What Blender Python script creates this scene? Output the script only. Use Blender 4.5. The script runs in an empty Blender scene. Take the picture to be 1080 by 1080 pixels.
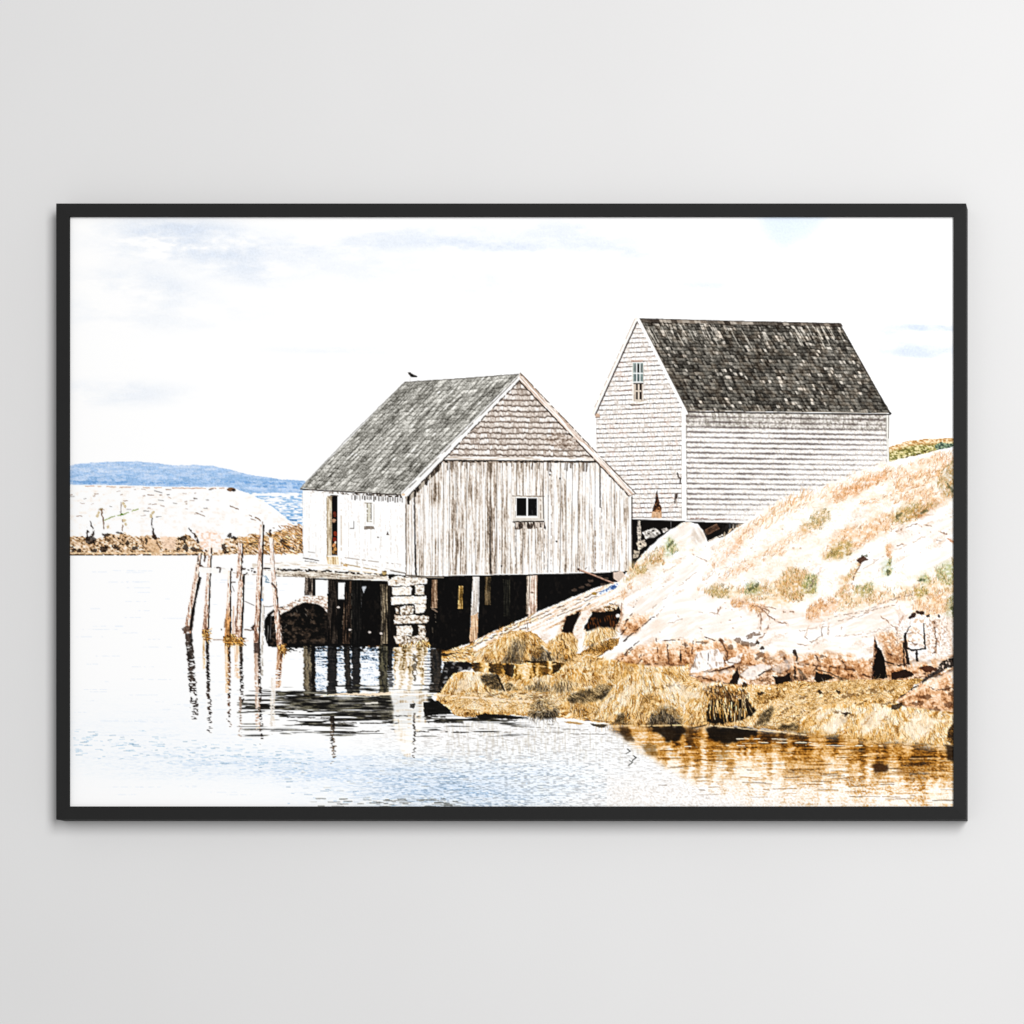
import numpy as np, math

# ---------------------------------------------------------------- the printed picture
# The print is one flat sheet.  Its ink is worked out here with numpy in sheet
# coordinates (one unit = one millimetre of the sheet) and stored as the ink
# colour of the sheet's fine mesh.
S = 2.5
X0, Y0, X1, Y1 = 72.0, 226.0, 1009.0, 854.0
CW, CH = int(round((X1 - X0) * S)) // 2 * 2, int(round((Y1 - Y0) * S)) // 2 * 2
rng = np.random.default_rng(11)
TB = rng.random((64, 256, 256)).astype(np.float32)
GX = (X0 + (np.arange(CW, dtype=np.float32) + .5) / S)[None, :]
GY = (Y0 + (np.arange(CH, dtype=np.float32) + .5) / S)[:, None]
C = np.ones((CH, CW, 3), np.float32)
ID = np.zeros((CH, CW), np.int8)
PARTS = ['print', 'printed_water', 'printed_hill', 'printed_island', 'printed_tall_shed',
         'printed_boathouse', 'printed_shore', 'printed_seaweed', 'printed_dock', 'printed_bird',
         'printed_piling', 'printed_boulder']
PID = {n: i for i, n in enumerate(PARTS)}


def col(*a):
    return np.array(a, np.float32) / 255


def vn(x, y, s):
    x, y = np.broadcast_arrays(x, y)
    xi = np.floor(x).astype(np.int32); yi = np.floor(y).astype(np.int32)
    fx = x - xi; fy = y - yi
    fx = fx * fx * (3 - 2 * fx); fy = fy * fy * (3 - 2 * fy)
    t = TB[s % 64]
    a = t[yi & 255, xi & 255]; b = t[yi & 255, (xi + 1) & 255]
    c = t[(yi + 1) & 255, xi & 255]; d = t[(yi + 1) & 255, (xi + 1) & 255]
    return (a + (b - a) * fx) * (1 - fy) + (c + (d - c) * fx) * fy


def fbm(x, y, s, o=3, g=.5):
    v = 0; a = 1; n = 0
    for k in range(o):
        v = v + a * vn(x * 2 ** k + 17.3 * k, y * 2 ** k + 5.1 * k, s + k); n += a; a *= g
    return v / n


def aniso(x, y, ang, lx, ly, s, o=3, warp=0, wl=20):
    """streaky noise: long lx along angle ang (degrees), fine ly across"""
    if warp:
        ang = np.radians(ang) + (fbm(x / wl, y / wl, s + 9, 2) - .5) * warp
    else:
        ang = math.radians(ang)
    ca, sa = np.cos(ang), np.sin(ang)
    return fbm((x * ca + y * sa) / lx, (-x * sa + y * ca) / ly, s, o)


def eq(t):
    """spread a noise field to a flat 0..1 distribution (roughly)"""
    m, sd = float(t.mean()), float(t.std()) + 1e-6
    return 1 / (1 + np.exp(-1.7 * (t - m) / sd))


def ramp(t, *st):
    p = [q[0] for q in st]
    return np.stack([np.interp(t, p, [q[1][k] / 255 for q in st]) for k in range(3)], -1).astype(np.float32)


def box(x0, y0, x1, y1):
    a = max(0, int((y0 - Y0) * S)); b = min(CH, int((y1 - Y0) * S) + 2)
    c = max(0, int((x0 - X0) * S)); d = min(CW, int((x1 - X0) * S) + 2)
    sl = (slice(a, max(a, b)), slice(c, max(c, d)))
    return sl, GX[:, sl[1]], GY[sl[0], :]


def blur(m, r):
    n = int(round(r * S))
    if n < 1: return m
    for ax in (0, 1):
        for _ in range(2):
            p = np.pad(m, [(n + 1, n) if i == ax else (0, 0) for i in range(m.ndim)], mode='edge').cumsum(ax)
            k = m.shape[ax]
            hi = np.take(p, np.arange(2 * n + 1, 2 * n + 1 + k), ax); lo = np.take(p, np.arange(0, k), ax)
            m = (hi - lo) / (2 * n + 1)
    return m


def warped(x, y, jag, js):
    if not jag: return np.broadcast_arrays(x, y)
    return (x + (fbm(x / js, y / js, 3, 3) - .5) * 2.4 * jag, y + (fbm(x / js + 40, y / js, 6, 3) - .5) * 2.4 * jag)


def pm(poly, jag=0, js=4, soft=0):
    p = np.array(poly, np.float32); e = jag * 1.5 + soft * 4 + 1
    sl, x, y = box(p[:, 0].min() - e, p[:, 1].min() - e, p[:, 0].max() + e, p[:, 1].max() + e)
    wx, wy = warped(x, y, jag, js)
    m = np.zeros(wx.shape, bool)
    for (ax, ay), (bx, by) in zip(p, np.roll(p, -1, 0)):
        if ay == by: continue
        m ^= ((ay > wy) != (by > wy)) & (wx < (bx - ax) * (wy - ay) / (by - ay) + ax)
    m = m.astype(np.float32)
    return sl, x, y, (blur(m, soft) if soft else m)


def put(sl, m, c, a=1.0, pid=None):
    m = (m * a)[..., None]
    C[sl] = C[sl] * (1 - m) + c * m
    if pid is not None:
        ID[sl][m[..., 0] > .5] = PID[pid]


def fill(poly, c, a=1.0, jag=0, js=4, soft=0, pid=None):
    sl, x, y, m = pm(poly, jag, js, soft)
    put(sl, m, c(x, y) if callable(c) else (c if isinstance(c, np.ndarray) else col(*c)), a, pid)


def rect(x0, y0, x1, y1, c, **k):
    fill([(x0, y0), (x1, y0), (x1, y1), (x0, y1)], c, **k)


def line(pts, w, c, a=1.0, jag=0, js=3, dash=0, dl=3, seed=0, taper=None, pid=None):
    """a drawn line; taper=(w0,w1) runs the width from end to end, dash 0..1 breaks it up"""
    w0, w1 = taper or (w, w)
    p = np.array(pts, np.float32); e = max(w0, w1) + jag * 1.5 + 1
    sl, x, y = box(p[:, 0].min() - e, p[:, 1].min() - e, p[:, 0].max() + e, p[:, 1].max() + e)
    wx, wy = warped(x, y, jag, js)
    best = np.full(wx.shape, -9, np.float32); n = len(p) - 1
    for k in range(n):
        ax, ay = p[k]; bx, by = p[k + 1]; dx, dy = bx - ax, by - ay; L = dx * dx + dy * dy + 1e-6
        t = np.clip(((wx - ax) * dx + (wy - ay) * dy) / L, 0, 1)
        d = np.hypot(wx - ax - t * dx, wy - ay - t * dy)
        best = np.maximum(best, (w0 + (w1 - w0) * (k + t) / n) / 2 - d)
    m = np.clip(best * S + .5, 0, 1)
    if dash:
        nn = eq(fbm(x / dl, y / dl, 20 + seed, 2)); m = m * np.clip((nn - dash) * 6, 0, 1)
    put(sl, m, c(x, y) if callable(c) else col(*c), a, pid)


def ell(cx, cy, rx, ry, c, a=1.0, rot=0, jag=0, js=3, soft=0, pid=None, n=20):
    t = np.linspace(0, 2 * np.pi, n, endpoint=False); r = math.radians(rot)
    u, v = rx * np.cos(t), ry * np.sin(t)
    fill(np.stack([cx + u * math.cos(r) - v * math.sin(r), cy + u * math.sin(r) + v * math.cos(r)], 1), c, a, jag, js, soft, pid)


def blob(cx, cy, rx, ry, rot=0):
    """soft weight for clouds and tints, 1 at the centre"""
    r = math.radians(rot); e = 2.2 * max(rx, ry)
    sl, x, y = box(cx - e, cy - e, cx + e, cy + e)
    u = ((x - cx) * math.cos(r) + (y - cy) * math.sin(r)) / rx; v = (-(x - cx) * math.sin(r) + (y - cy) * math.cos(r)) / ry
    return sl, x, y, np.exp(-(u * u + v * v) * 1.2)


def strands(poly, n, ln, ang, pal, a=.8, w=.8, jag=1, clump=0, cl=8, bend=.4, seed=0, angw=18):
    """many short drawn strokes scattered in a polygon"""
    r = np.random.default_rng(900 + seed)
    p = np.array(poly, np.float32); lo, hi = p.min(0), p.max(0)
    q = lo + r.random((n * 3, 2)) * (hi - lo)
    wx, wy = warped(q[:, 0], q[:, 1], jag, 5)
    m = np.zeros(len(q), bool)
    for (ax, ay), (bx, by) in zip(p, np.roll(p, -1, 0)):
        if ay == by: continue
        m ^= ((ay > wy) != (by > wy)) & (wx < (bx - ax) * (wy - ay) / (by - ay) + ax)
    if clump: m &= fbm(q[:, 0] / cl, q[:, 1] / cl, 30 + seed, 2) > clump
    q = q[m][:n]; k = len(q)
    if not k: return
    th = np.radians((ang(q[:, 0], q[:, 1]) if callable(ang) else ang) + angw * r.standard_normal(k)); L = ln * (.5 + r.random(k)); b = bend * r.standard_normal(k)
    pal = np.array(pal, np.float32) / 255; cc = pal[r.integers(0, len(pal), k)] * (1 + .07 * r.standard_normal((k, 1)))
    al = a * (.5 + .5 * r.random(k))
    ns = int(max(ln * 1.5 * S, 3)); x, y = q[:, 0].copy(), q[:, 1].copy()
    for s in range(ns):
        x += np.cos(th) * L / ns; y -= np.sin(th) * L / ns; th = th + b / ns
        ww = max(1, int(round(w * S)))
        for ox in range(ww):
            for oy in range(ww):
                xi = ((x - X0) * S).astype(int) + ox; yi = ((y - Y0) * S).astype(int) + oy
                ok = (xi >= 0) & (xi < CW) & (yi >= 0) & (yi < CH)
                A = (al * (1 - .4 * s / ns))[ok, None]
                C[yi[ok], xi[ok]] = C[yi[ok], xi[ok]] * (1 - A) + cc[ok] * A


def homog(q):
    """sheet point -> (u,v) with q = corners for (0,0),(1,0),(1,1),(0,1)"""
    A = []; B = []
    for (x, y), (u, v) in zip(q, ((0, 0), (1, 0), (1, 1), (0, 1))):
        A += [[x, y, 1, 0, 0, 0, -u * x, -u * y], [0, 0, 0, x, y, 1, -v * x, -v * y]]; B += [u, v]
    h = np.linalg.solve(np.array(A, float), np.array(B, float))
    def f(x, y):
        d = h[6] * x + h[7] * y + 1
        return (h[0] * x + h[1] * y + h[2]) / d, (h[3] * x + h[4] * y + h[5]) / d
    return f


def shingles(u, v, rows, cols, seed, jit=.35, wob=.12):
    """returns random tone per shingle, fraction up the shingle, fraction across"""
    v = v + (fbm(u * cols * .5, v * rows * .5, seed + 3, 2) - .5) * wob * 2 / rows
    r = np.floor(v * rows).astype(int); fv = v * rows - r
    t = TB[seed]
    uu = u * cols + t[r & 255, 7] * 9 + (vn(u * cols * .8, r * 3.7, seed + 1) - .5) * jit * 2
    k = np.floor(uu).astype(int)
    return t[r & 255, k & 255], fv, uu - k, r, k


def W(*p): return list(p)

# ---- sky
for cx, cy, rx, ry, ro, a in ((205, 250, 95, 20, 8, .95), (165, 262, 55, 16, 0, .7), (250, 283, 60, 16, 12, .55), (150, 300, 70, 18, 5, .5),
                              (420, 252, 110, 12, -4, .6), (520, 260, 75, 9, 3, .85), (640, 264, 60, 9, 8, .55), (590, 245, 60, 12, 0, .4),
                              (980, 346, 40, 4.5, 2, 1.5), (975, 371, 46, 8, 0, 1.1), (930, 358, 60, 16, 0, .6), (400, 369, 130, 6, 0, .3), (120, 415, 80, 14, 0, .4), (300, 270, 200, 24, 4, .35), (700, 250, 160, 16, 2, .4), (560, 300, 200, 16, 0, .3), (170, 330, 120, 20, 0, .3),
                              (790, 305, 90, 7, 4, .5), (880, 385, 60, 9, 0, .4), (960, 415, 60, 12, 0, .45), (640, 375, 60, 8, 0, .22)):
    sl, x, y, w = blob(cx, cy, rx, ry, ro)
    n = fbm(x / 42, y / 15, 4, 5, .6)
    m = np.clip(w * 1.5 - .1, 0, 1) * np.clip((n - .3) * 2.6, 0, 1)
    put(sl, m, col(220, 230, 244), min(a * .8, 1))
fill(W((795, 226), (868, 226), (866, 238), (848, 252), (832, 262), (820, 259), (808, 244)), (220, 234, 249), .6, jag=10, js=12, soft=6)
put(*(lambda b: (b[0], b[3]))(blob(830, 236, 40, 12)), col(228, 240, 252), .5)

# ---- far hill and open sea
def hillc(x, y):
    n = eq(aniso(x, y, 0, 9, 2.2, 8, 3)); g = eq(fbm(x / .9, y / .9, 12, 2))
    d = np.clip((y - 486) / 26, 0, 1)
    return ramp(n * .55 + g * .3 + .18 * np.sin(d * 6), (0, (148, 188, 230)), (.35, (172, 204, 239)), (.65, (192, 216, 244)), (1, (222, 234, 249)))
fill(W((72, 490.8), (90, 488.5), (110, 487.3), (145, 486.6), (165, 488.5), (185, 491), (205, 490.3), (225, 491.6), (245, 496), (260, 500), (275, 502.5),
       (290, 505), (322, 507.5), (322, 520), (250, 520), (240, 514), (72, 511.5)), hillc, jag=.6, pid='printed_hill')
for p in (((74, 508.4), (100, 508), (135, 509.2)), ((88, 510), (120, 510.3)), ((150, 509.5), (200, 510)), ((232, 508), (318, 510.5)), ((262, 512.5), (318, 514.5))):
    line(p, 1.8, (104, 158, 218), .6, jag=1, dash=.3, dl=4)
for p in (((80, 503), (110, 501), (150, 504), (185, 505)), ((150, 500), (195, 506)), ((74, 505.5), (140, 506.5)), ((200, 503), (250, 509)), ((225, 514), (318, 516.5))):
    line(p, 2.4, (222, 235, 253), .45, jag=1.4, dash=.35, dl=5, seed=3)
def seac(x, y):
    n = eq(aniso(x, y, 0, 4, 1.0, 15, 2)); b = np.clip((y - 521) / 30, 0, 1)
    return ramp(n * .9 - .25 * b + .22, (0, (110, 164, 214)), (.3, (166, 203, 236)), (.55, (214, 230, 247)), (.8, (255, 255, 255)))
fill(W((236, 519.5), (320, 519.5), (320, 557), (300, 548), (262, 523)), seac, pid='printed_water')
line(((240, 521.5), (320, 522)), 2.2, (255, 255, 255), .9, dash=.2, dl=6)
line(((300, 549), (320, 548.5)), 1.8, (60, 120, 175), .8, jag=.6, dash=.3)

# ---- low white island
def islc(x, y):
    n = eq(fbm(x / 5, y / 3.2, 22, 3)); g = fbm(x / 1.2, y / 1.2, 25, 2)
    return ramp(n * .7 + g * .3, (0, (240, 226, 212)), (.1, (250, 244, 238)), (.24, (255, 252, 249)), (.5, (255, 255, 255)))
ISL = W((72, 511), (110, 511.3), (170, 513), (238, 513.6), (250, 516), (262, 520.5), (276, 527), (290, 536.5), (300, 545), (309, 552.5), (322, 555), (322, 585), (72, 586))
fill(ISL, islc, jag=.5, pid='printed_island')
line(((90, 512.6), (135, 514), (204, 515), (236, 515)), .9, (196, 160, 136), .8, jag=.6, dash=.3, dl=5)
for k in range(46):
    x = 74 + rng.random() * 150; y = 516 + rng.random() ** 1.5 * 30; l = 1.2 + rng.random() * 5
    line(((x, y), (x + l, y + rng.normal() * .4)), .7 + .5 * rng.random(), (150, 122, 104) if k % 3 else (96, 88, 84), .35 + .45 * rng.random(), jag=.7)
def weedisl(x, y):
    n = eq(fbm(x / 2.4, y / 1.9, 31, 3, .7)); s = eq(aniso(x, y, 28, 6, 1.0, 34, 2))
    return ramp(n * .66 + s * .34, (.08, (36, 28, 22)), (.2, (122, 94, 68)), (.36, (190, 154, 114)), (.54, (222, 192, 156)), (.8, (246, 228, 208)), (1, (255, 252, 246)))
fill(W((72, 567), (88, 565), (100, 570), (112, 563.5), (130, 562), (140, 566), (150, 564), (168, 567), (186, 567), (196, 563), (206, 568), (216, 578), (232, 577), (238, 568),
       (255, 566), (268, 563), (282, 566), (296, 559), (310, 556), (322, 554), (322, 584), (230, 585), (72, 586)), weedisl, jag=2, js=6)
fill(W((205, 561), (214, 560), (230, 561), (236, 570), (234, 580), (226, 584), (216, 583), (207, 572)), lambda x, y: ramp(eq(fbm(x / 2.6, y / 2.2, 28, 3)), (.1, (244, 214, 190)), (.4, (254, 238, 226)), (.7, (255, 252, 249))), .9, jag=1.6, soft=.5)
fill(W((150, 567), (162, 569), (171, 578), (166, 583), (154, 581)), (226, 190, 150), .7, jag=1)
fill(W((168, 566), (186, 566), (184, 580), (172, 579)), (252, 226, 202), .75, jag=1.5)
for p, w in ((((160, 546), (160.5, 553), (162, 565)), (1, 2.2)), (((162, 565), (165, 571), (170, 580)), (3.4, 1.2)), (((107, 537), (109, 552), (109, 558)), (1.6, .8)),
             (((92, 556), (93, 568)), (1.2, 4)), (((95, 550), (99, 561), (97, 566)), (.8, 3)), (((127.5, 530), (127.5, 544)), (1.2, .8)), (((129.5, 546), (129, 560)), (.9, .9)),
             (((199, 557), (205, 563), (209, 572)), (.9, 3)), (((149, 566), (150, 575), (157, 582)), (1.6, 1)), (((263, 543), (270, 546), (275, 549)), (1.1, 1.4)),
             (((265, 547.5), (270, 549)), (1, .8)), (((243, 533.5), (252, 537.5)), (.9, 1)), (((207, 540.5), (216, 544)), (.9, .8)), (((288, 557), (300, 562), (306, 566)), (1, .8))):
    line(p, 1, (44, 32, 26) if w[1] > 1.5 else (120, 92, 70), .9, jag=.9, taper=w, dash=.12)
for x, y, rx, ry in ((95, 569, 6, 4), (98, 572, 4, 2.6), (112, 564, 4, 1.8), (127, 562.5, 4, 1.4), (163, 566.5, 2.6, 3), (192, 568, 4.5, 2.6), (196, 578, 3.2, 4), (188, 579, 2.6, 3), (110, 579, 4.5, 3.2),
                     (100, 581, 3.4, 2.4), (122, 577, 3.4, 3), (135, 573, 2.6, 2.2), (143, 578, 3.4, 2.6), (84, 581, 2.4, 2.6), (77, 580, 2, 3), (242, 565, 3, 2), (247, 567.5, 3.4, 1.8),
                     (236, 576, 2.6, 3.6), (239, 582, 3, 1.8), (285, 563, 2, 4), (299, 572, 4, 3), (303, 577, 4, 2.6), (270, 573, 2, 3.6), (206, 579, 5, 1.8), (154, 571, 1.4, 3)):
    ell(x, y, rx, ry, (24, 16, 12), .72, jag=2, js=2.4)
ell(244, 516.2, 4.6, 2.2, (112, 80, 54), .95, jag=.8); ell(246.5, 517, 2, 1.5, (34, 22, 16), .95, jag=.5); ell(107, 536.5, 2.2, 1.2, (150, 128, 90), .8, jag=1)
line(((110, 549), (122, 544), (129, 542.5), (146, 537)), 1.2, (146, 160, 92), .85, jag=.8, dash=.15); ell(128.5, 542.5, 2, 1, (96, 130, 44), .9, jag=.5)
for x, y in ((104, 541), (103, 544), (130, 531), (132, 534), (161, 541), (159, 544), (131, 549), (133, 553), (114, 556)):
    ell(x, y, 1.5, 1.9, (190, 164, 110), .6, jag=1.2)
strands(W((250, 566), (320, 556), (320, 583), (250, 583)), 260, 5, -24, [(206, 150, 84), (120, 78, 40), (240, 206, 150), (60, 40, 24), (232, 180, 110)], .7, .8, seed=1)
strands(W((290, 553), (320, 552), (320, 566)), 40, 5, -24, [(150, 110, 76), (200, 160, 120)], .7, .7, seed=2)
line(((72, 583.3), (140, 583.2), (214, 583)), 1.1, (236, 208, 170), .9, jag=.4); line(((72, 585.3), (120, 585.4), (208, 585)), 1.3, (52, 36, 22), .9, jag=.5, dash=.28, dl=5)
line(((218, 585.4), (255, 585), (320, 582.5)), 1.0, (180, 140, 92), .7, jag=.5, dash=.3, dl=5)

# ---- water, whole bay
sl, x, y = box(X0, 585.6, X1, Y1)
m = ((y > 586 - np.clip((x - 240) / 80, 0, 1) * 2.6) & (x > 0)).astype(np.float32)
n = eq(aniso(x, y, 0, 34, 2.6, 40, 3)); g = eq(aniso(x, y, 0, 3.4, .8, 44, 3))
bl = np.exp(-(((x - 470) / 120) ** 2 + ((y - 836) / 24) ** 2)) * .62 + np.exp(-(((x - 330) / 170) ** 2 + ((y - 808) / 17) ** 2)) * .4 \
    + np.exp(-(((x - 150) / 120) ** 2 + ((y - 780) / 40) ** 2)) * .16 + np.exp(-(((x - 590) / 130) ** 2 + ((y - 815) / 40) ** 2)) * .2
t = np.clip(bl * (.3 + .52 * g * (.4 + n)), 0, 1)
c = ramp(t, (0, (255, 255, 255)), (.12, (248, 251, 254)), (.35, (214, 229, 245)), (.7, (158, 194, 230)), (1, (120, 165, 212)))
gr = np.clip((y - 752) / 20, 0, 1) * np.clip((x - 360) / 120, 0, 1) * (1 - .5 * np.clip((x - 800) / 150, 0, 1))
c = c * (1 - (gr * np.clip(g - .5, 0, 1) * .36)[..., None] * np.array([.85, .95, 1.05], np.float32))
put(sl, m, c, 1, 'printed_water')
r = np.random.default_rng(5)
for k in range(240):                       # little blue ripples on the left
    x = 76 + r.random() * 250; y = 783 + (x - 76) * .085 + r.normal() * 7; l = 1.5 + r.random() * 6
    line(((x, y), (x + l, y + r.normal() * .3)), .8, (164, 202, 228) if k % 3 else (124, 164, 192), .2 + .4 * r.random())
for k in range(160):
    x = 76 + r.random() * 330; y = 592 + r.random() * 250; l = 6 + r.random() * 30
    line(((x, y), (x + l, y)), .9, (232, 240, 250), .5, dash=.3)
for k in range(120):                       # broken blue and grey dashes lower middle
    x = 300 + r.random() * 260; y = 798 + r.random() * 52; l = 1.5 + r.random() * 7
    line(((x, y), (x + l, y + r.normal() * .3)), .9, ((140, 184, 222), (110, 146, 178), (170, 170, 160))[k % 3], .15 + .35 * r.random())
for k in range(46):
    x = 330 + r.random() * 150; y = 842 + r.random() * 9; l = 3 + r.random() * 10
    line(((x, y), (x + l, y)), 1, (92, 92, 84), .3 + .5 * r.random(), jag=.4)

# ---- dark space under the tall shed, grass hump behind it
def humpc(x, y):
    top = np.interp(x, [936, 946, 956, 966, 980, 1008], [472, 468.5, 465.5, 464, 463, 462]); d = (y - top) / 14
    n = eq(fbm(x / 2.2, y / 1.5, 50, 3, .7))
    a = ramp(n, (.1, (176, 132, 80)), (.4, (222, 184, 132)), (.7, (242, 216, 176)), (1, (253, 242, 224)))
    b = ramp(n, (.1, (96, 92, 46)), (.35, (150, 144, 84)), (.65, (202, 192, 130)), (1, (244, 232, 196)))
    k = np.clip((d - .25) * 4 + (n - .5), 0, 1)[..., None]; e = np.clip((d - 1) * 3, 0, 1)[..., None]
    c = a * (1 - k) + b * k
    return c * (1 - e) + ramp(n, (0, (226, 190, 130)), (.6, (255, 250, 236))) * e
fill(W((936, 472), (946, 468.5), (956, 465.5), (966, 464), (980, 463), (1009, 462), (1009, 480), (936, 494)), humpc, jag=.8, pid='printed_shore')
fill(W((986, 470), (992, 467), (1009, 468), (1009, 473), (998, 475), (989, 478)), lambda x, y: ramp(eq(fbm(x / 1.7, y / 1.2, 52, 2)), (.2, (40, 60, 54)), (.6, (96, 118, 100)), (1, (170, 190, 160))), .9, jag=1.4)
line(((938, 486), (960, 480), (985, 474.5)), 2.6, (90, 96, 40), .7, jag=1.4, dash=.35, dl=3)
line(((955, 482), (985, 475)), 1.8, (70, 44, 20), .8, jag=1.2, dash=.4, dl=3)

fill(W((662, 545), (800, 549), (800, 575), (740, 590), (662, 606)), (10, 7, 6), pid='printed_tall_shed')

# ---- tall shed, gable end
GB = W((672.5, 337), (722, 433), (724, 549), (664, 547.5), (664, 530), (629.5, 478), (628.5, 437))
def gablec(x, y):
    sk = np.interp(y, [340, 445, 545], [.055, .033, 0.012])
    yy = y + sk * (x - 672) + (fbm(x / 3, y / 4, 55, 2) - .5) * .9
    v = (yy - 341) / 4.98; r = np.floor(v).astype(int); f = v - r
    u = x / 3.6 + TB[8][r & 255, 3] * 7; k = np.floor(u + .3 * vn(x / 3, r * 2.2, 9)).astype(int); fu = u - np.floor(u)
    rd = TB[9][r & 255, k & 255]
    g = eq(fbm(x / 1.3, y / 1.3, 56, 2))
    ln = np.exp(-((f - .1) / .13) ** 2) * np.clip(.42 + rd * .8 + (g - .5) * .9, 0, 1.1)
    ln = np.maximum(ln, np.clip(1 - np.abs(fu - .1) * 9, 0, 1) * (rd > .45) * .5 * (g > .35))
    base = ramp(np.clip(g * .6 + rd * .4, 0, 1), (0, (206, 196, 188)), (.25, (236, 229, 223)), (.5, (253, 250, 247)), (.8, (255, 255, 255)))
    w = (ln * .9)[..., None]
    out = base * (1 - w) + ramp(rd, (0, (120, 108, 98)), (1, (74, 62, 56))) * w
    red = np.clip((fbm(x / 6, y / 5, 58, 2) - .66) * 8, 0, 1)[..., None] * np.array([.0, .06, .08], np.float32)
    return out - red * w - red * .3
fill(GB, gablec, pid='printed_tall_shed')
# side wall
SW = W((722, 433), (937, 437), (937, 560), (790, 552), (724, 550))
def sidec(x, y):
    yy = y - (x - 725) * np.interp(y, [434, 550], [.019, .008]) + (fbm(x / 2.4, y / 3, 60, 3) - .5) * 1.25
    v = (yy - 444.6) / 5.44; r = np.floor(v + .5).astype(int); f = v - r
    g = eq(fbm(x / 1.1, y / 1.1, 62, 2)); lo = eq(fbm(x / 14, r * 3.3 + y * 0, 64, 2))
    ln = np.exp(-(f / (.125 + .08 * lo + .05 * (g > .6))) ** 2) * np.clip(.6 + .55 * lo + .6 * (g - .5), 0, 1)
    fade = np.clip(((x - 725) * .42 + (y - 434)) / 128 - .72, 0, 1) * 1.4
    ln = ln * np.clip(1 - fade * (.5 + g), 0, 1)
    top = np.clip((452.5 - yy) / 4 + (g - .5), 0, 1) * np.clip((yy - 430) / 3, 0, 1)
    k = np.floor(x / 2.1 + r * 3.7).astype(int); rd = TB[12][r & 255, k & 255]
    tw = (top * np.clip(.25 + .75 * rd + (g - .55), 0, 1))[..., None]
    c = ramp(g, (0, (222, 215, 208)), (.25, (244, 239, 234)), (.5, (255, 253, 251)), (1, (255, 255, 255)))
    c = c * (1 - tw * .75) + ramp(rd, (0, (196, 190, 178)), (1, (118, 110, 98))) * tw * .75
    w = (ln * .9)[..., None]
    return c * (1 - w) + ramp(g, (0, (52, 44, 42)), (1, (120, 108, 104))) * w
fill(SW, sidec, pid='printed_tall_shed')
line(((723, 546.5), (745, 547), (780, 548.5)), 1.2, (110, 70, 56), .6, jag=.6, dash=.4)
line(((721.2, 434), (721.8, 549)), 5, (255, 254, 252)); line(((723.8, 437), (724.6, 548)), .9, (130, 122, 114), .75, dash=.25, jag=.3)
line(((718.6, 440), (719, 548)), .7, (190, 182, 174), .6, dash=.35); line(((936, 438), (936.6, 490)), 2.2, (232, 230, 224), 1); line(((934.6, 440), (934.8, 492)), .8, (140, 134, 126), .7, dash=.3)
line(((937.4, 438), (937.2, 462)), .9, (120, 112, 104), .8)
line(((664, 547), (690, 547.8), (724, 549)), 1.1, (255, 253, 250)); line(((664, 548.4), (690, 549.2), (724, 550.2)), 1.3, (20, 14, 12))
line(((724, 551.3), (760, 551.6), (790, 552.4)), 1.2, (16, 12, 10)); line(((723, 549.5), (792, 550.6)), 1.1, (255, 255, 253), 1)

# tall shed roof
RQ = W((722, 433.5), (938.5, 436), (885.5, 341), (673.5, 336.5)); RF = homog(RQ)
def roof2(x, y):
    u, v = RF(x, y)
    rd, f, fu, r, k = shingles(u, v, 26, 74, 20, .5, .22)
    g = eq(fbm(x / .9, y / .9, 70, 2)); pt = eq(fbm(u * 9, v * 6, 72, 3)); st = eq(fbm(u * 120, v * 7, 74, 2))
    t = rd * .5 + pt * .12 + st * .2 + .12
    hi = (TB[21][r & 255, k & 255] > .85) * (.14 + .3 * st) * (f > .1)
    edge = np.exp(-((f - .05) / .2) ** 2) * .3
    t = np.clip(t * .9 + hi + (g - .5) * .16 - edge - .05, 0, 1)
    t = np.where((v > .8) & (st > .78) & (pt > .4), np.clip(t + .42, 0, 1), t)
    brown = np.clip(eq(fbm(u * 40, v * 22, 76, 2)) - .45, 0, 1) * .06
    c = ramp(t, (0, (20, 17, 14)), (.2, (48, 45, 41)), (.42, (86, 83, 77)), (.62, (122, 118, 110)), (.82, (164, 158, 149)), (1, (212, 206, 196)))
    return c + brown[..., None] * np.array([1, .5, .1], np.float32)
fill(W((673.5, 336), (886, 341), (939, 435.8), (722, 433)), roof2, pid='printed_tall_shed')
for k in range(34):                       # ridge boards
    x = 676 + k * 6.2; y = 336.2 + (x - 673) * .0225; q = TB[23][k, 1]
    fill(W((x, y), (x + 6.4, y + .1), (x + 8.2, y + 3.6), (x + 1.8, y + 3.5)), ((58, 50, 44), (96, 88, 80), (136, 124, 112), (186, 176, 164))[int(q * 3.99)], .8, jag=.5)
line(((680, 340.6), (780, 343.2), (886, 345)), 1, (24, 18, 15), .8, jag=.5, dash=.3, dl=4)
line(((674, 336), (780, 338.8), (885, 341)), .7, (50, 44, 40), .8, jag=.3)
for k in range(34):                       # pale splits running down from the ridge
    x = 680 + rng.random() * 205; y = 343 + (x - 673) * .02 + rng.random() * 9; l = 4 + rng.random() * 13
    if x + l * .55 > 884: continue
    line(((x, y), (x + l * .52, y + l)), .8, (214, 208, 196) if k % 4 else (30, 26, 22), .75, jag=.3)
line(((722, 432.4), (830, 434), (938, 435.4)), 1.1, (150, 142, 130), .9, dash=.15, dl=6); line(((722, 434.4), (830, 435.9), (939, 437)), 1.3, (22, 17, 14), .95)
ell(939, 436, 1.3, 1.4, (30, 24, 20)); line(((886, 342), (912, 390), (938.5, 434.5)), .9, (70, 66, 62), .8, jag=.3)
fill(W((722, 434), (727, 434.5), (724.5, 442), (723, 438)), (90, 80, 70), .8, jag=.5)
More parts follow.
